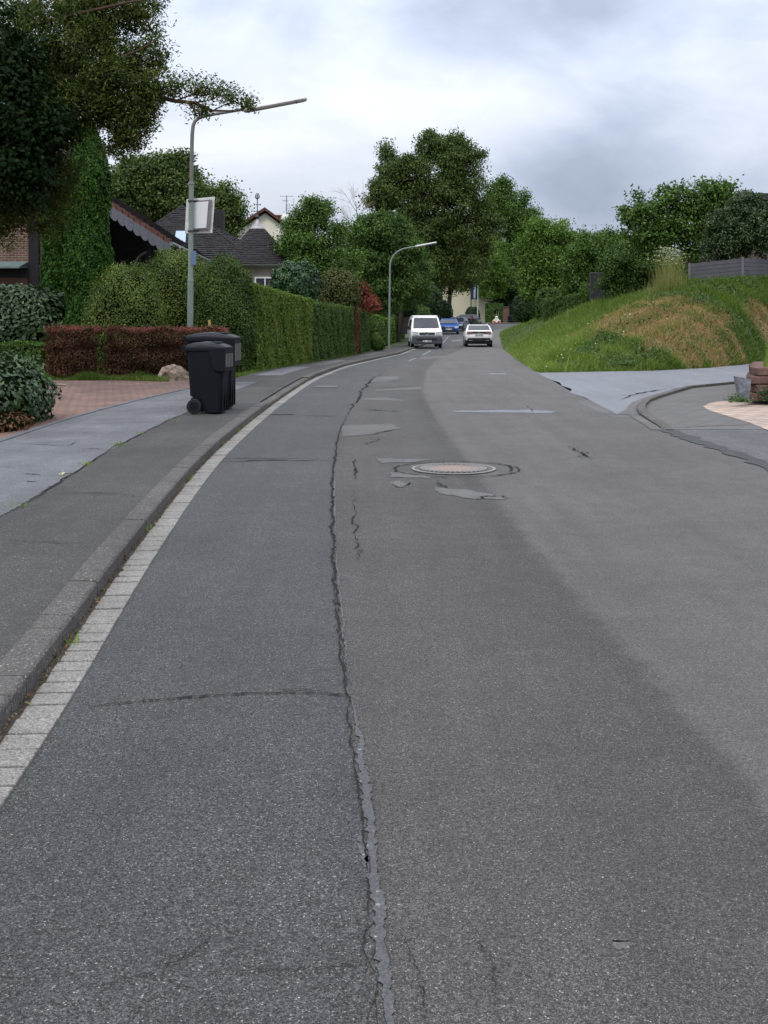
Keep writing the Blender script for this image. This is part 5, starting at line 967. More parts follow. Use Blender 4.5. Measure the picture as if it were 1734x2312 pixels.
# ------------------------------------------------------------------ wheelie bins
M_bin = mat('bin_plastic', (.006, .0075, .011), .6, spec=.14, var=.12, vs=7, bump=.06, bs=120)
M_binl = mat('bin_lid_plastic', (.010, .012, .017), .5, spec=.22, var=.1, vs=7)
M_rub = mat('bin_rubber', (.012, .012, .013), .75)
M_grayp = mat('bin_recess_grey', (.10, .105, .10), .6)
def wheelie(label, loc, rz, Hh, Ld, Wd, cdepth):
    """Hh rim height, Ld depth front to back (local x), Wd width (local y)"""
    root = thing('wheelie_bin', label, 'wheelie bin', loc, rz, 'dark wheelie bins on the pavement')
    b = MB(); st = [(0.02, -.02 * Ld, .36 * Ld, .36 * Wd), (.06, -.36 * Ld, .38 * Ld, .39 * Wd), (.30, -.39 * Ld, .40 * Ld, .41 * Wd), (Hh * .94, -.44 * Ld, .46 * Ld, .47 * Wd), (Hh, -.46 * Ld, .48 * Ld, .49 * Wd)]
    st = [(.015, -.05 * Ld, .36 * Ld, .37 * Wd), (.22, -.15 * Ld, .375 * Ld, .385 * Wd), (.28, -.40 * Ld, .385 * Ld, .39 * Wd), (Hh * .7, -.43 * Ld, .43 * Ld, .44 * Wd), (Hh, -.45 * Ld, .465 * Ld, .475 * Wd)]
    for z, x0, x1, hw in st:
        c = .05
        b.v += [(x0 + c, -hw, z), (x1 - c, -hw, z), (x1, -hw + c, z), (x1, hw - c, z), (x1 - c, hw, z), (x0 + c, hw, z), (x0, hw - c, z), (x0, -hw + c, z)]
    for s in range(len(st) - 1):
        for k in range(8): k2 = (k + 1) % 8; b.f.append((s * 8 + k, s * 8 + k2, s * 8 + 8 + k2, s * 8 + 8 + k)); b.m.append(0)
    b.f += [tuple(range(7, -1, -1)), tuple(32 + k for k in range(8))]; b.m += [0, 0]
    for yy in (-.30 * Wd, .0, .30 * Wd): b.box((.375 * Ld, yy - .02, .05), (.41 * Ld, yy + .02, Hh * .68))
    b.build('body', M_bin, root, bevel=.012, world=False)
    r_ = MB(); hw = .5 * Wd; r_.box((-.47 * Ld, -hw, Hh - .01), (.5 * Ld, hw, Hh + .025))
    r_.prism([(.10 * Ld, Hh - .005), (.50 * Ld, Hh - .005), (.485 * Ld, Hh - cdepth), (.27 * Ld, Hh - cdepth), (.20 * Ld, Hh - cdepth * .85)], -hw + .002, hw - .002, 'y')
    r_.build('collar', M_bin, root, bevel=.008, world=False)
    k_ = MB(); 
    for i in range(5): yy = -hw + Wd * (i + .5) / 5; k_.box((.497 * Ld, yy - Wd * .07, Hh - cdepth * .8), (.503 * Ld, yy + Wd * .07, Hh - .05), M=None)
    k_.build('comb_recess', M_grayp, root, world=False)
    l_ = MB(); n = 10; prof = [(-.49 * Ld, .0), (-.47 * Ld, .045), (-.30 * Ld, .075), (-.05 * Ld, .095), (.15 * Ld, .085), (.38 * Ld, .05), (.51 * Ld, .012), (.51 * Ld, -.012), (-.49 * Ld, -.012)]
    zl = Hh + .04
    def lay(y, k): return [(x * (1 - (1 - k) * .12), y, zl + z * (k if z > 0 else 1)) for x, z in prof]
    ys = [(-.505 * Wd, .35), (-.47 * Wd, .75), (-.36 * Wd, 1.0), (0, 1.06), (.36 * Wd, 1.0), (.47 * Wd, .75), (.505 * Wd, .35)]; m9 = len(prof)
    for y, k in ys: l_.v += lay(y, k)
    for s in range(len(ys) - 1):
        for k in range(m9): k2 = (k + 1) % m9; l_.f.append((s * m9 + k, s * m9 + k2, (s + 1) * m9 + k2, (s + 1) * m9 + k)); l_.m.append(0)
    l_.f += [tuple(range(m9 - 1, -1, -1)), tuple((len(ys) - 1) * m9 + k for k in range(m9))]; l_.m += [0, 0]
    l_.box((.05 * Ld, -.33 * Wd, zl + .075), (.30 * Ld, .33 * Wd, zl + .092))
    l_.build('lid', M_binl, root, smooth=True, world=False)
    h_ = MB(); hx = -.56 * Ld; h_.tube([(hx, -.34 * Wd, Hh + .05), (hx, .34 * Wd, Hh + .05)], .017, 8)
    for yy in (-.34 * Wd, .34 * Wd): h_.prism([(-.44 * Ld, Hh - .10), (hx - .015, Hh + .035), (hx - .015, Hh + .07), (-.44 * Ld, Hh + .06)], yy - .015, yy + .015, 'y')
    h_.build('handle', M_bin, root, world=False)
    ax = MB(); ax.tube([(-.30 * Ld, -.46 * Wd, .115), (-.30 * Ld, .46 * Wd, .115)], .012, 8); ax.build('axle', M_iron, root, world=False)
    for sd_ in (-1, 1):
        yy = sd_ * .445 * Wd; w_ = MB(); w_.lathe([(.05, -.03), (.105, -.03), (.118, -.015), (.118, .015), (.105, .03), (.05, .03)], (-.27 * Ld, yy, .118), 24, axis='y'); wo = w_.build('wheel', M_rub, root, smooth=True, world=False)
        q_ = MB(); q_.lathe([(.075, -.034), (.07, -.037), (.03, -.030), (.025, -.04)], (-.27 * Ld, yy, .118), 20, axis='y'); q_.lathe([(.025, .04), (.03, .03), (.07, .037), (.075, .034)], (-.27 * Ld, yy, .118), 20, axis='y'); q_.build('rim', M_bin, wo, smooth=True, world=False)
    return root
bx, by = gp(466, 936, .1); wheelie('nearer dark grey wheelie bin with closed lid, standing in front of the larger one', (bx, by + .27, .104), R(-5), 1.0, .66, .56, .33)
bx, by = gp(472, 930, .1); wheelie('larger dark grey wheelie bin behind, its wide lid showing above the nearer bin', (bx - .02, by + .62, .104), R(-2), 1.14, .82, .64, .42)
# ------------------------------------------------------------------ small things
def rock(name, label, c, r, n, m, seed, grp=None):
    rs = np.random.default_rng(seed); d = unit(rs.normal(0, 1, (n, 3))); p = d * (1 + rs.uniform(-.22, .18, (n, 1))) * np.array(r) + np.array(c)
    import bmesh
    bm = bmesh.new(); [bm.verts.new(q) for q in p]; bmesh.ops.convex_hull(bm, input=bm.verts); bmesh.ops.delete(bm, geom=[v for v in bm.verts if not v.link_faces], context='VERTS')
    me = bpy.data.meshes.new(name); bm.to_mesh(me); bm.free(); me.materials.append(m); o = bpy.data.objects.new(name, me); col.objects.link(o)
    s = o.modifiers.new('sub', 'SUBSURF'); s.subdivision_type = 'SIMPLE'; s.levels = s.render_levels = 3
    tx = bpy.data.textures.new('rock', 'CLOUDS'); tx.noise_scale = .18; ds = o.modifiers.new('disp', 'DISPLACE'); ds.texture = tx; ds.strength = .16; ds.mid_level = .5; return tag(o, label, 'boulder', grp)
M_rock = mat('boulder_stone', (.33, .25, .19), .85, var=.55, vs=6, bump=.8, bs=25)
c = gp(391, 862, .08); rock('boulder', 'pale brown jagged boulder at the foot of the red hedge left of the bins', (c[0], c[1] + .25, .22), (.48, .32, .27), 22, M_rock, 9)
sk = MB(); sk.tube([P(477, 760, 29.4), P(472, 722, 29.4)], [.03, .036], 6); tag(sk.build('wooden_stake', mat('raw_wood', (.45, .30, .12), .8, var=.2)), 'short yellow wooden stake sticking up above the red hedge behind the bins', 'stake')
pk = MB(); a = gp(68, 868, .1); b = gp(150, 872, .1); pk.tube([(a[0], a[1], .125), (b[0], b[1], .125)], .022, 6); tag(pk.build('wooden_batten', mat('pale_wood', (.40, .30, .22), .8)), 'thin pale wooden batten lying on the red driveway paving', 'batten')
dn = MB(); a = gp(140, 1074, .1); dn.tube([(a[0], a[1], .115), (a[0] + .09, a[1] + .03, .118)], .004, 5); fl = dn.build('fallen_flower', mat('dry_stem', (.12, .09, .04), .9)); tag(fl, 'small wilted flower head lying on the edge of the light pavement strip', 'flower')
pv = np.array([[a[0], a[1], .12]] * 26) + rng.normal(0, .012, (26, 3)); npmesh('petal', leafquads(pv, np.tile([0, 0, 1.], (26, 1)), .03, .5, .8), 26, rng.uniform(0, 1, 26), bpy.data.materials['petal'], fl)
# manhole
mx, my = gp(1024, 1060); mh = thing('manhole_cover', 'round iron manhole cover with concrete centre set in the middle of the road', 'manhole cover', (mx, my, .008))
M_cast = mat('cast_iron', (.09, .085, .08), .6, metal=.3, var=.3, vs=30, bump=.3, bs=80); M_conc = mat('cover_concrete', (.23, .18, .155), .85, var=.12, vs=20, bump=.3, bs=90)
def ring(r0, r1, z, name, m, n=64, h=.006):
    m_ = MB(); 
    for k in range(n):
        t = 2 * math.pi * k / n
        for r_, zz_ in ((r0, z - h), (r0, z), (r1, z), (r1, z - h)): m_.v.append((r_ * math.cos(t), r_ * math.sin(t), zz_))
    for k in range(n):
        k2 = (k + 1) % n
        for j in range(3): m_.f.append((k * 4 + j, k * 4 + j + 1, k2 * 4 + j + 1, k2 * 4 + j)); m_.m.append(0)
    return m_.build(name, m, mh, world=False)
ring(.42, .445, .006, 'frame_ring', mat('worn_iron', (.22, .215, .21), .5)); ring(.36, .42, .002, 'frame_ring', M_cast); ring(.30, .335, .007, 'lid_ring', M_cast); ring(.245, .262, .008, 'lid_ring', mat('worn_iron2', (.19, .18, .17), .5))
m_ = MB(); m_.lathe([(.245, -.004), (.245, .005)], (0, 0, 0), 48); m_.build('concrete_core', M_conc, mh, world=False)
m_ = MB()
for k in range(36): t = 2 * math.pi * k / 36; m_.tube([(.268 * math.cos(t), .268 * math.sin(t), .004), (.355 * math.cos(t), .355 * math.sin(t), .004)], .0085, 4)
m_.build('tooth', mat('worn_iron3', (.19, .185, .18), .5), mh, world=False)['kind'] = 'stuff'
m_ = MB(); m_.lathe([(.36, -.006), (.36, -.001)], (0, 0, 0), 40); m_.build('pit', M_crack, mh, world=False)
cm = MB(); ribbon([(mx + .03 + (.66 + random.uniform(-.02, .02)) * math.cos(t), my + (.62 + random.uniform(-.02, .02)) * math.sin(t)) for t in np.linspace(0, 2 * math.pi, 34)], .020, .009, 3, .006, .7, cm, taper=False); prib([(1108, 1052), (1150, 1052), (1158, 1060), (1150, 1066), (1110, 1062)], .03, 4, .01, mb=cm); cm.build('crack', M_crack, road)
gx, gy = gp(738, 873); dr = MB(); 
gg = thing('road_gully', 'small rectangular light cover in the left lane far beyond the bins', 'road cover', (gx, gy, .008)); m_ = MB(); m_.box((-.26, -.5, -.004), (.26, .5, .004)); m_.build('cover', M_patch, gg, world=False); 
for k in (-.52, .52): m_ = MB(); m_.box((-.27, k - .03, -.004), (.27, k + .03, .006)); m_.build('frame', M_cast, gg, world=False)
# ------------------------------------------------------------------ brick retaining wall and planter, right edge
wx, wy = gp(1697, 906, .08); rw = thing('retaining_wall', 'low wall of rough reddish stone blocks with grass on top at the right edge', 'wall', (wx, wy, .08)); M_block = mat('red_sandstone', (.12, .070, .058), .9, var=.35, vs=5, bump=.7, bs=30)
m_ = MB()
for r_ in range(4):
    x = -.02 + (.06 if r_ % 2 else -.05) + .03 * r_; z = .155 * r_
    while x < 6: 
        L = random.uniform(.30, .55) if x > 0 else random.uniform(.28, .5); m_.box((x, -.02 + random.uniform(-.01, .012) + .01 * r_, z + .008), (x + L - .014, .30, z + .148)); x += L
    y = .32
    while y < 3: L = random.uniform(.35, .5); xx = -.02 + .03 * r_ + y * .34; m_.box((xx, y, z + .008), (xx + .28, y + L - .014, z + .148)); y += L
m_.build('block', M_block, rw, bevel=.014, world=False)['kind'] = 'stuff'
m_ = MB(); m_.add([(.2, .12, 0.02), (7, .12, .02), (9, 8, .02), (3.0, 8, .02), (.2, .12, .56), (7, .12, .56), (9, 8, .9), (3.0, 8, .62)], [(0, 1, 2, 3), (4, 5, 6, 7), (0, 1, 5, 4), (1, 2, 6, 5), (2, 3, 7, 6), (3, 0, 4, 7)]); m_.build('soil_fill', M_soil, rw, world=False)
n = 5000; yy = wy + rng.uniform(.15, 6, n); xx = wx + rng.uniform(.2, 3, n) + (yy - wy) * .35; pts = np.column_stack([xx, yy, .08 + .55 + (yy - wy) * .05]); blades('top_grass', pts, .16, .012, np.clip(rng.normal(.42, .12, n), 0, .66), parent=rw)
pts = np.column_stack([rng.normal(wx + .35, .13, 260), np.full(260, wy - .05) + rng.uniform(-.06, .02, 260), .08 + np.abs(rng.normal(.12, .09, 260))]); npmesh('ivy', leafquads(pts, np.tile([0, -1, .5], (260, 1)), .05, .6, .5), 260, rng.uniform(0, 1, 260), L_laurel, rw)
px_, py_ = gp(1676, 908, .08); pl_ = thing('planter_pot', 'tall tapered grey metal planter leaning at the end of the reddish block wall', 'planter', (px_ + .02, py_, .08)); m_ = MB(); w0, w1 = .075, .125
m_.add([(-w0, -w0, 0), (w0, -w0, 0), (w0, w0, 0), (-w0, w0, 0), (-w1 - .02, -w1, .47), (w1 - .02, -w1, .43), (w1 - .02, w1, .43), (-w1 - .02, w1, .47), (-w1 + .0, -w1 + .02, .46), (w1 - .04, -w1 + .02, .42), (w1 - .04, w1 - .02, .42), (-w1, w1 - .02, .46), (-w0, -w0 + .02, .38), (w0, -w0 + .02, .38), (w0, w0 - .02, .38), (-w0, w0 - .02, .38)],
 [(3, 2, 1, 0), (0, 1, 5, 4), (1, 2, 6, 5), (2, 3, 7, 6), (3, 0, 4, 7), (4, 5, 9, 8), (5, 6, 10, 9), (6, 7, 11, 10), (7, 4, 8, 11), (8, 9, 13, 12), (9, 10, 14, 13), (10, 11, 15, 14), (11, 8, 12, 15), (12, 13, 14, 15)])
m_.build('pot', mat('weathered_zinc', (.17, .19, .22), .5, metal=.3, var=.6, vs=9, bump=.3, bs=20), pl_, world=False)
pts = np.column_stack([rng.normal(px_ - .12, .12, 300), rng.normal(py_ - .12, .06, 300), .09 + np.abs(rng.normal(0, .06, 300))]); o = npmesh('weeds', leafquads(pts, np.tile([0, -.5, 1], (300, 1)), .045, .5, .7), 300, rng.uniform(0, 1, 300), L_mid); tag(o, kind='stuff')
# grey garden wall on the bank
gw = thing('garden_wall', 'low grey boarded wall below the rhododendron on top of the bank', 'wall', tuple(P(1640, 640, 47.3))); M_gw = mat('grey_boards', (.085, .085, .095), .7, var=.15, vs=3)
A, B, C_ = P(1556, 641, 48.5), P(1676, 634, 47), P(1810, 628, 50); At, Bt, Ct = P(1556, 596, 48.5), P(1676, 583, 47), P(1810, 590, 50)
m_ = MB(); nb_ = 8
for (p0, p1, q0, q1) in ((A, B, At, Bt), (B, C_, Bt, Ct)):
    p0 = p0 - Vector((0, 0, .4)); p1 = p1 - Vector((0, 0, .4))
    for k in range(nb_):
        a0, a1, b0, b1 = p0.lerp(q0, k / nb_), p1.lerp(q1, k / nb_), p0.lerp(q0, (k + .93) / nb_), p1.lerp(q1, (k + .93) / nb_); t_ = Vector((0, .08, 0)); m_.add([a0, a1, b1, b0, a0 + t_, a1 + t_, b1 + t_, b0 + t_], [(0, 1, 2, 3), (7, 6, 5, 4), (0, 4, 5, 1), (3, 2, 6, 7), (0, 3, 7, 4), (1, 5, 6, 2)])
    t_ = Vector((0, .06, 0)); m_.add([p0 + t_, p1 + t_, q1 + t_, q0 + t_], [(0, 1, 2, 3)])
m_.build('board', M_gw, gw)['kind'] = 'stuff'
m_ = MB(); 
for p, q in ((A, At), (B, Bt)): m_.box((p.x - .05, p.y - .06, p.z - .5), (p.x + .05, p.y - .01, q.z + .04))
m_.build('post', mat('grey_post', (.12, .12, .13), .6), gw)
# mesh gate on the bank
D = 64; gt_ = thing('garden_gate', 'narrow dark gate panel among the bushes at the top of the bank', 'gate', tuple(P(1345, 672, D))); m_ = MB(); m_.tube([P(1333, 680, D), P(1333, 615, D)], .05, 6); m_.tube([P(1363, 676, D), P(1363, 618, D)], .05, 6); m_.tube([P(1333, 617, D), P(1363, 617, D)], .04, 6); m_.build('frame', M_iron, gt_)
m_ = MB(); 
for k in range(15): m_.tube([P(1334 + 2 * k, 676, D), P(1334 + 2 * k, 618, D)], .025, 4)
m_.build('bars', M_iron, gt_)
# ------------------------------------------------------------------ vehicles (local: +y is the front, z up, on the ground)
M_tyre = mat('tyre_rubber', (.015, .015, .016), .8); M_rim = mat('alloy_rim', (.35, .35, .36), .35, metal=.8)
M_cg = mat('car_glass', (.025, .03, .035), .12, spec=.5); M_blackp = mat('black_trim', (.014, .014, .015), .5)
M_lamp = mat('headlamp_glass', (.30, .31, .33), .12, spec=.8); M_tail = mat('tail_lamp', (.28, .015, .012), .2, spec=.7)
M_plate = mat('number_plate', (.62, .62, .60), .4); M_glyph = mat('plate_letters', (.02, .02, .02), .6); M_blue = mat('plate_blue', (.02, .06, .35), .5); M_chrome = mat('chrome', (.6, .6, .6), .15, metal=1)
def paint(name, c, metal=.0): return mat(name, c, .35, metal=metal, coat=.3)
def glyphs(root, x0, x1, y, z0, z1, pattern, side):
    """plate characters as thin strokes; pattern string, blank for a gap"""
    seg = {'L': [(0, 0, 0, 1), (0, 0, 1, 0)], 'D': [(0, 0, 0, 1), (0, 1, .8, .8), (.8, .8, .8, .2), (.8, .2, 0, 0)], 'K': [(0, 0, 0, 1), (0, .5, 1, 1), (0, .5, 1, 0)], 'A': [(0, 0, .5, 1), (.5, 1, 1, 0), (.2, .4, .8, .4)], 'B': [(0, 0, 0, 1), (0, 1, .8, .75), (.8, .75, 0, .5), (0, .5, .9, .25), (.9, .25, 0, 0)], 'T': [(.5, 0, .5, 1), (0, 1, 1, 1)], 'Z': [(0, 1, 1, 1), (1, 1, 0, 0), (0, 0, 1, 0)], 'E': [(0, 0, 0, 1), (0, 1, 1, 1), (0, .5, .8, .5), (0, 0, 1, 0)],
           '7': [(0, 1, 1, 1), (1, 1, .3, 0)], '1': [(.6, 0, .6, 1), (.6, 1, .2, .7)], '0': [(0, 0, 0, 1), (0, 1, 1, 1), (1, 1, 1, 0), (1, 0, 0, 0)], '3': [(0, 1, 1, 1), (1, 1, 1, 0), (.2, .5, 1, .5), (0, 0, 1, 0)], '4': [(.8, 0, .8, 1), (.8, 1, 0, .35), (0, .35, 1, .35)]}
    m_ = MB(); n = len(pattern); w = (x1 - x0) / n
    for i, ch in enumerate(pattern):
        for (a, b, c, d) in seg.get(ch, []):
            p = Vector((x0 + w * (i + .12 + .7 * a), y, z0 + (z1 - z0) * b)); q = Vector((x0 + w * (i + .12 + .7 * c), y, z0 + (z1 - z0) * d))
            if side < 0: p.x = x0 + x1 - p.x; q.x = x0 + x1 - q.x
            m_.tube([p, q], .007, 4)
    return m_.build('characters', M_glyph, root, world=False)
def vehicle(name, label, loc, rz, prof, hw, belt, top_t, paintm, glass, side_glass, wheels, wr, group, lower=None, cat='car', roof_m=None, tw=.20):
    """prof: closed side outline (y, z), front first; tapers above the belt line"""
    root = thing(name, label, cat, loc, rz, group)
    zmax = max(z for _, z in prof)
    def W(z): return hw * (1 - (1 - top_t) * max(0, (z - belt) / (zmax - belt)) ** 1.15) * (1 - .04 * max(0, (.55 - z) / .5))
    cy = sum(p[0] for p in prof) / len(prof); cz = sum(p[1] for p in prof) / len(prof)
    # smooth the outline
    pr = []
    for i in range(len(prof)):
        a, b = Vector(prof[i - 1]), Vector(prof[i]); c = Vector(prof[(i + 1) % len(prof)]); pr += [tuple(b.lerp(a, .16)), tuple(b.lerp(a, .03).lerp(c, .03)), tuple(b.lerp(c, .16))]
    lay = [(-1, .10), (-.985, .055), (-.93, .02), (-.6, .004), (0, 0), (.6, .004), (.93, .02), (.985, .055), (1, .10)]; m_ = MB(); n = len(pr)
    for fx, ins in lay:
        for y, z in pr:
            dy, dz = cy - y, cz - z; L = math.hypot(dy, dz); nose = 1 - .10 * max(0, abs(fx) - .5) * 2 * (1 if abs(y - cy) > 1.2 else 0); m_.v.append((fx * W(z), cy + (y + dy / L * ins - cy) * (1 - .035 * max(0, abs(fx) - .55) / .45), z + dz / L * ins * .8))
    for s in range(len(lay) - 1):
        for k in range(n): k2 = (k + 1) % n; m_.f.append((s * n + k, s * n + k2, (s + 1) * n + k2, (s + 1) * n + k)); m_.m.append(0)
    m_.f += [tuple(range(n)), tuple((len(lay) - 1) * n + k for k in range(n - 1, -1, -1))]; m_.m += [0, 0]
    m_.build('body', paintm, root, smooth=True, world=False)
    # windscreen / rear window: strips proud of the body
    for nm, (ya, za, yb, zb_), fr, off in glass:
        g_ = MB(); d = Vector((0, yb - ya, zb_ - za)); nn = Vector((0, -d.z, d.y)).normalized(); nn = -nn if nn.z < 0 else nn; k = 8
        for (y, z) in ((ya, za), (ya + (yb - ya) * .5, za + (zb_ - za) * .5), (yb, zb_)):
            for i in range(k + 1): fx = -1 + 2 * i / k; w = W(z) * fr; g_.v.append((fx * w, y + nn.y * off - math.copysign(.035, y) * fx * fx, z + nn.z * off))
        for r_ in range(2):
            for i in range(k): a = r_ * (k + 1) + i; g_.f.append((a, a + 1, a + k + 2, a + k + 1)); g_.m.append(0)
        g_.build(nm, M_cg, root, world=False, smooth=True)
    for sx in (-1, 1):
        for pl in side_glass:
            g_ = MB(); g_.add([(sx * (W(z) * .985 + .012), y, z) for y, z in pl], [tuple(range(len(pl)))]); g_.build('side_window', M_cg, root, world=False)
    for sx in (-1, 1):
        for wy_ in wheels:
            a_ = MB(); a_.lathe([(wr + .045, -.02), (wr + .045, .0)], (sx * (hw * .985), wy_, wr + .01), 22, axis='x'); a_.build('wheel_arch', M_blackp, root, world=False)
            w_ = MB(); xx = sx * (hw - .085); w_.lathe([(wr * .6, -.10), (wr - .03, -.10), (wr, -.07), (wr, .07), (wr - .03, .10), (wr * .6, .10)], (xx, wy_, wr), 22, axis='x'); wo = w_.build('wheel', M_tyre, root, smooth=True, world=False)
            r_ = MB(); xo = xx + sx * .085; r_.lathe([(wr * .62, -.01), (wr * .60, .012), (wr * .5, .0), (.05, .01)] if sx > 0 else [(.05, -.01), (wr * .5, .0), (wr * .60, -.012), (wr * .62, .01)], (xo, wy_, wr), 18, axis='x')
            for k in range(5): t = 2 * math.pi * k / 5; r_.tube([(xo + sx * .012, wy_, wr), (xo + sx * .012, wy_ + wr * .56 * math.cos(t), wr + wr * .56 * math.sin(t))], .022, 4)
            r_.build('rim', M_rim, wo, world=False)
    return root, W
def part(root, name, m, lo, hi, bevel=.0, M_=None):
    m_ = MB(); m_.box(lo, hi, M=M_); return m_.build(name, m, root, world=False, bevel=bevel)
def ppoly3(root, name, m, pts, th, parent=None):
    """thin plate with outline pts (x, y, z), extruded along y by th"""
    m_ = MB(); n = len(pts); m_.add([p for p in pts] + [(p[0], p[1] + th, p[2]) for p in pts], [tuple(range(n)), tuple(range(2 * n - 1, n - 1, -1))] + [(i, n + i, n + (i + 1) % n, (i + 1) % n) for i in range(n)]); return m_.build(name, m, parent or root, world=False)
def mirrors(root, hw, y, z, m, s=.11):
    for sx in (-1, 1):
        m_ = MB(); m_.box((sx * (hw + .10) - .10, y - .06, z - s * .7), (sx * (hw + .10) + .10, y + .06, z + s * .7), top=(-.01, -.01)); m_.tube([(sx * (hw - .06), y, z - s * .4), (sx * (hw + .06), y, z - s * .3)], .025, 5); m_.build('side_mirror', m, root, world=False, bevel=.02)
GV = 'vehicles parked along the left kerb'
def emblem(root, y, z, r, m, sgn=1):
    m_ = MB(); m_.tube([(r * math.cos(t), y, z + r * math.sin(t)) for t in np.linspace(0, 2 * math.pi, 17)], r * .13, 5, cap=False)
    for pts in ([(-.42, .80), (0, .12), (.42, .80)], [(-.80, .40), (-.38, -.80), (0, -.05), (.38, -.80), (.80, .40)]): m_.tube([(x * r, y, z + zz_ * r) for x, zz_ in pts], r * .11, 4)
    m_.build('emblem', m, root, world=False)
# white van
W_van = paint('van_white', (.80, .80, .79)); vx, vD = (961 - 867) / F * 70.8, 70.8; vz = g(70.8) + .03
va, Wv = vehicle('van', 'white delivery van facing the camera, parked half on the kerb at the left', (vx, vD + 2.4, vz), R(180 + 2), [(2.44, .32), (2.46, .60), (2.42, .78), (2.36, 1.02), (1.82, 1.20), (1.05, 1.88), (.7, 1.95), (-2.35, 1.95), (-2.44, 1.2), (-2.42, .35)], .95, 1.12, .86, W_van,
    [('windscreen', (1.79, 1.235, 1.10, 1.84), .86, .045), ('rear_window', (-2.435, 1.25, -2.39, 1.75), .8, .02)], [[(1.55, 1.2), (.95, 1.75), (.45, 1.75), (.45, 1.2)], [(.35, 1.2), (.35, 1.75), (-.9, 1.75), (-.9, 1.2)]], (1.55, -1.45), .33, GV, cat='van')
M_bump = mat('van_bumper_plastic', (.045, .05, .06), .6)
m_ = MB(); m_.box((-.955, 2.30, .26), (.955, 2.52, .70), top=(-.02, -.03)); m_.build('bumper', M_bump, va, world=False, bevel=.05)
part(va, 'bumper_top', mat('van_bumper_grey', (.20, .21, .23), .55), (-.93, 2.33, .70), (.93, 2.475, .80), .03)
ppoly3(va, 'grille', M_blackp, [(-.50, 2.425, .98), (-.46, 2.46, .83), (.46, 2.46, .83), (.50, 2.425, .98)], .02); ppoly3(va, 'air_intake', M_blackp, [(-.62, 2.525, .60), (-.60, 2.525, .52), (.60, 2.525, .52), (.62, 2.525, .60)], .01)
for s in (-1, 1): ppoly3(va, 'headlight', M_lamp, [(s * .55, 2.41, 1.01), (s * .52, 2.455, .82), (s * .90, 2.43, .82), (s * .91, 2.36, 1.04)], .03)
emblem(va, 2.50, .905, .11, M_chrome); pp = part(va, 'licence_plate', M_plate, (-.26, 2.525, .38), (.26, 2.54, .49)); glyphs(pp, -.23, .23, 2.545, .40, .47, 'LB A700', -1)
m_ = MB(); m_.box((-.80, -1.9, 1.955), (.80, .70, 2.02), top=(-.06, -.15)); m_.box((-.80, .62, 1.93), (.80, .80, 2.03), top=(-.05, -.05))
m_.build('roof_rack', mat('rack_white', (.66, .66, .66), .4), va, world=False, bevel=.02); ra = MB(); 
for k in range(-3, 4): ra.box((k * .22 - .012, -1.8, 2.025), (k * .22 + .012, .60, 2.045))
ra.build('roof_bars', mat('rack_bar', (.2, .2, .2), .5), va, world=False); mirrors(va, .97, 1.35, 1.25, M_blackp, .16)
wi = MB(); wi.tube([(-.6, 1.80, 1.25), (-.05, 1.77, 1.29)], .014, 4); wi.tube([(.1, 1.80, 1.25), (.65, 1.77, 1.29)], .014, 4); wi.build('wiper', M_blackp, va, world=False)
# compact hatch profile helper
def hatch(h=1.46, L=4.2): 
    f = L / 2; return [(f - .06, .22), (f, .45), (f - .04, .66), (f - .25, .80), (f - 1.05, .98), (f - 1.78, h - .08), (f - 2.15, h), (-f + 1.0, h - .02), (-f + .38, h - .15), (-f + .05, .98), (-f, .62), (-f + .06, .25)]
def front_kit(root, W, f, hw, plate='KBT 41', pm=None, chrome=True):
    ppoly3(root, 'grille', M_blackp, [(-.48, f - .035, .68), (-.55, f + .005, .56), (.55, f + .005, .56), (.48, f - .035, .68)], .02); ppoly3(root, 'lower_grille', M_blackp, [(-.70, f + .012, .40), (-.62, f - .01, .26), (.62, f - .01, .26), (.70, f + .012, .40)], .012)
    for s in (-1, 1): ppoly3(root, 'headlight', M_lamp, [(s * .52, f - .045, .70), (s * .56, f - .01, .57), (s * .86, f - .12, .60), (s * .88, f - .30, .76)], .04)
    pp = part(root, 'licence_plate', M_plate, (-.26, f + .012, .42), (.26, f + .024, .53)); glyphs(pp, -.23, .23, f + .028, .44, .51, plate, -1)
# blue car
M_bl = paint('metallic_blue', (.025, .085, .30), .25); D = 104; bx_ = (1016 - 867) / F * D
bc, Wb = vehicle('parked_car', 'bright blue car facing the camera, parked right behind the white van', (bx_, D + 2.1, g(D)), R(180 - 3), hatch(), .90, .95, .80, M_bl, [('windscreen', (1.10, 1.0, .42, 1.37), .88, .015), ('rear_window', (-1.98, 1.02, -1.7, 1.3), .8, .02)], [[(.85, 1.0), (.30, 1.36), (-.25, 1.36), (-.25, 1.0)], [(-.33, 1.0), (-.33, 1.36), (-1.2, 1.34), (-1.45, 1.0)]], (1.30, -1.25), .31, GV)
front_kit(bc, Wb, 2.1, .9); mirrors(bc, .9, .75, 1.0, M_bl); emblem(bc, 2.12, .645, .06, M_chrome)
for s in (-1, 1): m_ = MB(); m_.tube([(s * .62, .1, 1.46), (s * .62, .0, 1.50), (s * .60, -1.2, 1.49), (s * .60, -1.3, 1.44)], .018, 5); m_.build('roof_rail', M_chrome, bc, world=False)
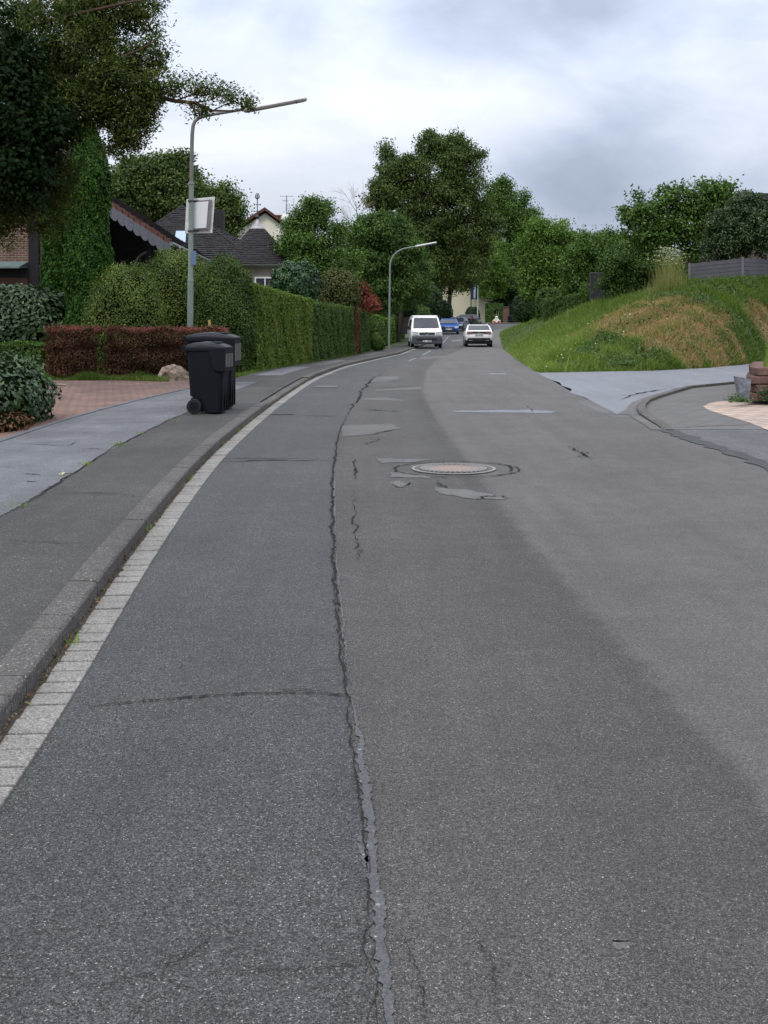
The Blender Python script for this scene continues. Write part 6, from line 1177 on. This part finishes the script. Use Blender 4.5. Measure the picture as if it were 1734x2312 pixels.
# dark car behind the blue one
M_db = paint('dark_blue_grey', (.03, .04, .06), .3); D = 116; x_ = (1036 - 867) / F * D
dc, _ = vehicle('parked_car', 'dark blue grey car facing the camera, half hidden behind the bright blue car', (x_, D + 2.1, g(D)), R(180 - 14), hatch(1.45), .88, .95, .80, M_db, [('windscreen', (1.10, 1.0, .42, 1.36), .88, .015)], [[(.85, 1.0), (.30, 1.35), (-.25, 1.35), (-.25, 1.0)], [(-.33, 1.0), (-.33, 1.35), (-1.2, 1.33), (-1.45, 1.0)]], (1.30, -1.25), .32, GV); front_kit(dc, None, 2.1, .88); mirrors(dc, .88, .75, 1.0, M_db)
# black car seen from behind
M_bk = paint('black_paint', (.010, .010, .012)); D = 134; x_ = (1060 - 867) / F * D
kc, _ = vehicle('parked_car', 'black estate car with red tail lamps seen from behind at the bend', (x_ + .2, D + 2.1, g(D) + .02), R(-24), hatch(1.56, 4.3), .92, 1.0, .82, M_bk, [('windscreen', (1.15, 1.02, .45, 1.45), .88, .015), ('rear_window', (-2.125, 1.03, -1.80, 1.42), .80, .03)], [[(.9, 1.05), (.30, 1.45), (-.25, 1.45), (-.25, 1.05)], [(-.33, 1.05), (-.33, 1.45), (-1.2, 1.43), (-1.55, 1.05)]], (1.30, -1.25), .33, GV)
pp = part(kc, 'licence_plate', M_plate, (-.30, -2.19, .80), (.30, -2.165, .95)); mirrors(kc, .92, .75, 1.05, M_bk)
for s in (-1, 1): ppoly3(kc, 'tail_light', M_tail, [(s * .74, -2.10, 1.38), (s * .84, -2.16, .98), (s * .91, -2.10, .92), (s * .88, -2.00, 1.32)], .12)
part(kc, 'bumper', M_blackp, (-.90, -2.22, .30), (.90, -2.05, .55), .04)
# white car driving away
M_wc = paint('car_white', (.82, .82, .82)); D = 75.3; x_ = (1084 - 867) / F * D
wc, Ww = vehicle('white_car', 'white crossover car driving away up the middle of the road', (x_, D + 2.05, g(D)), R(-2), [(2.05, .30), (2.1, .55), (2.0, .86), (1.2, 1.02), (.55, 1.40), (.1, 1.47), (-.9, 1.46), (-1.35, 1.38), (-1.95, 1.10), (-2.06, 1.00), (-2.10, .70), (-2.02, .42)], .885, 1.0, .80, M_wc,
    [('windscreen', (1.15, 1.05, .6, 1.38), .88, .015), ('rear_window', (-1.40, 1.385, -1.93, 1.125), .86, .02)], [[(.95, 1.05), (.40, 1.37), (-.25, 1.38), (-.25, 1.05)], [(-.33, 1.05), (-.33, 1.38), (-1.1, 1.34), (-1.5, 1.1)]], (1.30, -1.28), .345, None)
ppoly3(wc, 'light_bar', M_blackp, [(-.80, -2.125, .90), (.80, -2.125, .90), (.76, -2.10, 1.03), (-.76, -2.10, 1.03)], .06)
for s in (-1, 1): ppoly3(wc, 'tail_light', M_tail, [(s * .45, -2.135, .93), (s * .80, -2.125, .93), (s * .78, -2.11, 1.0), (s * .47, -2.12, 1.0)], .04)
emblem(wc, -2.135, .965, .055, M_chrome); pp = part(wc, 'licence_plate', M_plate, (-.26, -2.15, .77), (.26, -2.13, .88)); glyphs(pp, -.23, .23, -2.156, .79, .86, 'ZE TK43', 1)
ppoly3(wc, 'bumper_insert', M_blackp, [(-.72, -2.125, .60), (-.78, -2.125, .44), (-.50, -2.12, .38), (.50, -2.12, .38), (.78, -2.125, .44), (.72, -2.125, .60)], .10); part(wc, 'underbody', M_blackp, (-.80, -2.0, .20), (.80, 1.9, .42))
for s in (-1, 1): ppoly3(wc, 'exhaust_trim', M_chrome, [(s * .40, -2.14, .455), (s * .66, -2.14, .455), (s * .70, -2.14, .42), (s * .42, -2.14, .42)], .02)
m_ = MB(); m_.box((-.62, -1.40, 1.42), (.62, -1.22, 1.47)); m_.build('spoiler', M_wc, wc, world=False, bevel=.02); mirrors(wc, .90, .75, 1.05, M_blackp, .10)
for s in (-1, 1): m_ = MB(); m_.tube([(s * .62, .2, 1.44), (s * .62, .1, 1.51), (s * .60, -1.0, 1.51), (s * .60, -1.1, 1.42)], .022, 5); m_.build('roof_rail', M_chrome, wc, world=False)
# ------------------------------------------------------------------ things at the bend
def at(x, D, dz=0): return (P(x, 720, D).x, D, g(D) + dz)
D = 163; wb = thing('warning_marker', 'low red and white marker with a round pale top standing at the far bend', 'marker', at(1121, D)); s = D / F
M_rw, M_ww = mat('marker_red', (.45, .03, .025), .5), mat('marker_white', (.70, .70, .62), .5)
m_ = MB(); m_.prism([(-.52, .02), (.52, .02), (.56, .40), (.34, .62), (.15, .78), (-.15, .78), (-.34, .62), (-.56, .40)], -.12, .12, 'y'); m_.build('body', M_ww, wb, world=False, bevel=.03)
m_ = MB(); m_.lathe([(.02, .74), (.15, .80), (.20, .90), (.15, 1.02), (.02, 1.08)], (0, 0, 0), 14); m_.build('head', M_ww, wb, world=False, smooth=True)
for q in ([(-.50, .38), (-.28, .38), (.0, .14), (.28, .38), (.50, .38), (.46, .04), (-.46, .04)],): m_ = MB(); m_.prism(q, -.14, -.125, 'y'); m_.build('chevron', M_rw, wb, world=False)
m_ = MB(); m_.tube([(0, 0, 1.05), (0, 0, 1.75)], .02, 5); m_.tube([(.28, 0, .6), (.28, 0, 1.75)], .02, 5); m_.build('rod', M_alu, wb, world=False)
D = 166; o = MB(); q = at(1151, D); b_ = thing('wheelie_bin', 'small dark wheelie bin standing by the brown gate pillar at the far bend', 'wheelie bin', q); o.box((-.26, -.3, .06), (.26, .3, 1.0), top=(.05, .05)); o.build('body', M_bin, b_, world=False, bevel=.02); o = MB(); o.box((-.34, -.38, 1.0), (.34, .38, 1.08), top=(-.06, -.06)); o.build('lid', M_binl, b_, world=False, bevel=.02); 
for sx in (-1, 1): o = MB(); o.lathe([(.1, -.03), (.1, .03)], (sx * .24, .28, .1), 12, axis='x'); o.build('wheel', M_rub, b_, world=False)
o = MB(); q = at(1143, 168); o.box((q[0] - .40, 168, q[2] - .1), (q[0] + .40, 168.8, q[2] + 2.3)); o.box((q[0] - .46, 167.9, q[2] + 2.3), (q[0] + .46, 168.9, q[2] + 2.42)); tag(o.build('gate_pillar', M_block), 'brown stone gate pillar left of the far small bin', 'pillar')
def fhedge(label, x0, x1, ytop, ybot, D, n, lm, name='far_hedge', leaf=.2, D1=None):
    a, b = P(x0, 0, D), P(x1, 0, D1 or D); wallhedge(name, label, [(a.x, D, P(0, ybot, D).z - .2, P(0, ytop, D).z), (b.x, D1 or D, P(0, ybot, D).z - .2, P(0, ytop, D1 or D).z)], n, leaf, lm, 1.5, side=-1, rough=.12)
fhedge('clipped green hedge at the bend between the cream building and the pillar', 1098, 1136, 686, 730, 171, 7000, L_mid)
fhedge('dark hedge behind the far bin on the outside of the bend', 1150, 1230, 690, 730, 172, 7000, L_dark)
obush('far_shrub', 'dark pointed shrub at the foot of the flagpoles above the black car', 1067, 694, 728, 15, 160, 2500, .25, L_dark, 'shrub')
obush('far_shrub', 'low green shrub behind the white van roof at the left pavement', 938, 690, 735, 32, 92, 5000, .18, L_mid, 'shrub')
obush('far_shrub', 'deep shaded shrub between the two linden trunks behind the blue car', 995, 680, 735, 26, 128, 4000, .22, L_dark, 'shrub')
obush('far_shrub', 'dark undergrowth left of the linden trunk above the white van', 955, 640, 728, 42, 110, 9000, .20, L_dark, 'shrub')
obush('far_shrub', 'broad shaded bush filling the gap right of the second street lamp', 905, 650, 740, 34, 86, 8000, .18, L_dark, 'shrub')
gt2 = thing('dark_gate', 'dark low gate on the pavement side just left of the white van', 'gate', (P(915, 0, 84).x, 84, 0)); m_ = MB(); a, b = P(905, 745, 84), P(930, 716, 84); m_.box((a.x, 84, a.z - .3), (b.x, 84.1, b.z)); m_.build('panel', mat('gate_panel', (.03, .028, .026), .8), gt2)
# flags
D = 158; M_pole = mat('flagpole_white', (.45, .45, .44), .5); M_poled = mat('flagpole_dark', (.03, .03, .035), .6)
for x, yt, m__, lab in ((1063.6, 632, M_poled, 'dark flagpole with the flag, left one of the pair before the cream building'), (1078.5, 640, M_pole, 'pale flagpole, right one of the pair before the cream building')):
    f_ = thing('flagpole', lab, 'flagpole', at(x, D), group='pair of flagpoles at the bend'); m_ = MB(); q = at(x, D); m_.tube([q, P(x, yt, D)], .075, 8); m_.build('pole', m__, f_, smooth=True)
fg = thing('flag', 'limp blue, white and green striped flag hanging from the dark flagpole', 'flag', tuple(P(1066, 635, D - .15)))
for x0, x1, c, nm in ((1065, 1069, (.03, .045, .13), 'blue_stripe'), (1069, 1073.5, (.50, .55, .62), 'white_stripe'), (1073.5, 1078, (.015, .06, .04), 'green_stripe')):
    m_ = MB(); k = 6
    for i in range(k + 1):
        for j in range(9): x = x0 + (x1 - x0) * i / k; y = 636 + 40 * j / 8; p = P(x, y, D - .15); m_.v.append((p.x, p.y + .12 * math.sin(x * 1.9 + j * .35), p.z))
    for i in range(k):
        for j in range(8): a = i * 9 + j; m_.f.append((a, a + 9, a + 10, a + 1)); m_.m.append(0)
    o = m_.build(nm, mat(nm, c, .8), fg, smooth=True); s_ = o.modifiers.new('t', 'SOLIDIFY'); s_.thickness = .01
# distant trees closing the view behind everything
def backdrop(x, ytop, half, D, label, lm=L_mid):
    s = D / F; treeD(label, x, D, [(x, ytop + half * .8, 0, half, half * .8, 34), (x - half * .5, ytop + half * 1.5, 0, half * .8, half * .7, 26), (x + half * .5, ytop + half * 1.5, 0, half * .8, half * .7, 26)], .5, 1.8, 60, lm, .3, name='distant_tree')
for x, yt, hf, D, lab, lm in ((560, 600, 70, 130, 'distant tree filling the gap below the cream gable', L_mid), (860, 560, 75, 150, 'distant dark tree behind the rounded garden tree', L_dark), (940, 600, 60, 185, 'distant dark tree seen low between garden tree and linden', L_dark), (1010, 560, 70, 200, 'distant tree behind the tallest linden trunk', L_mid), (1180, 610, 60, 190, 'distant tree behind the far hedge on the outside of the bend', L_dark), (1250, 570, 60, 185, 'distant tree rising behind the bright yellow green tree', L_mid), (1400, 590, 80, 150, 'distant tree behind the loose shrub on the crest', L_mid), (450, 600, 90, 140, 'distant tree hidden low behind the slate roof', L_dark), (1540, 560, 70, 110, 'distant tree low behind the thin crowned shrub tree', L_mid), (1700, 550, 90, 100, 'distant tree behind the rhododendron at the right edge', L_dark)):
    backdrop(x, yt, hf, D, lab, lm)
tree('background_tree', 'tree standing behind the brick house, dark between the thuja and the porch roof', 'tree', (P(60, 720, 56).x, 56, .1), [LB(60, 420, 56, 110, 80, 80), LB(-60, 350, 56, 120, 120, 80)], .2, .7, 50, L_dark, .3)
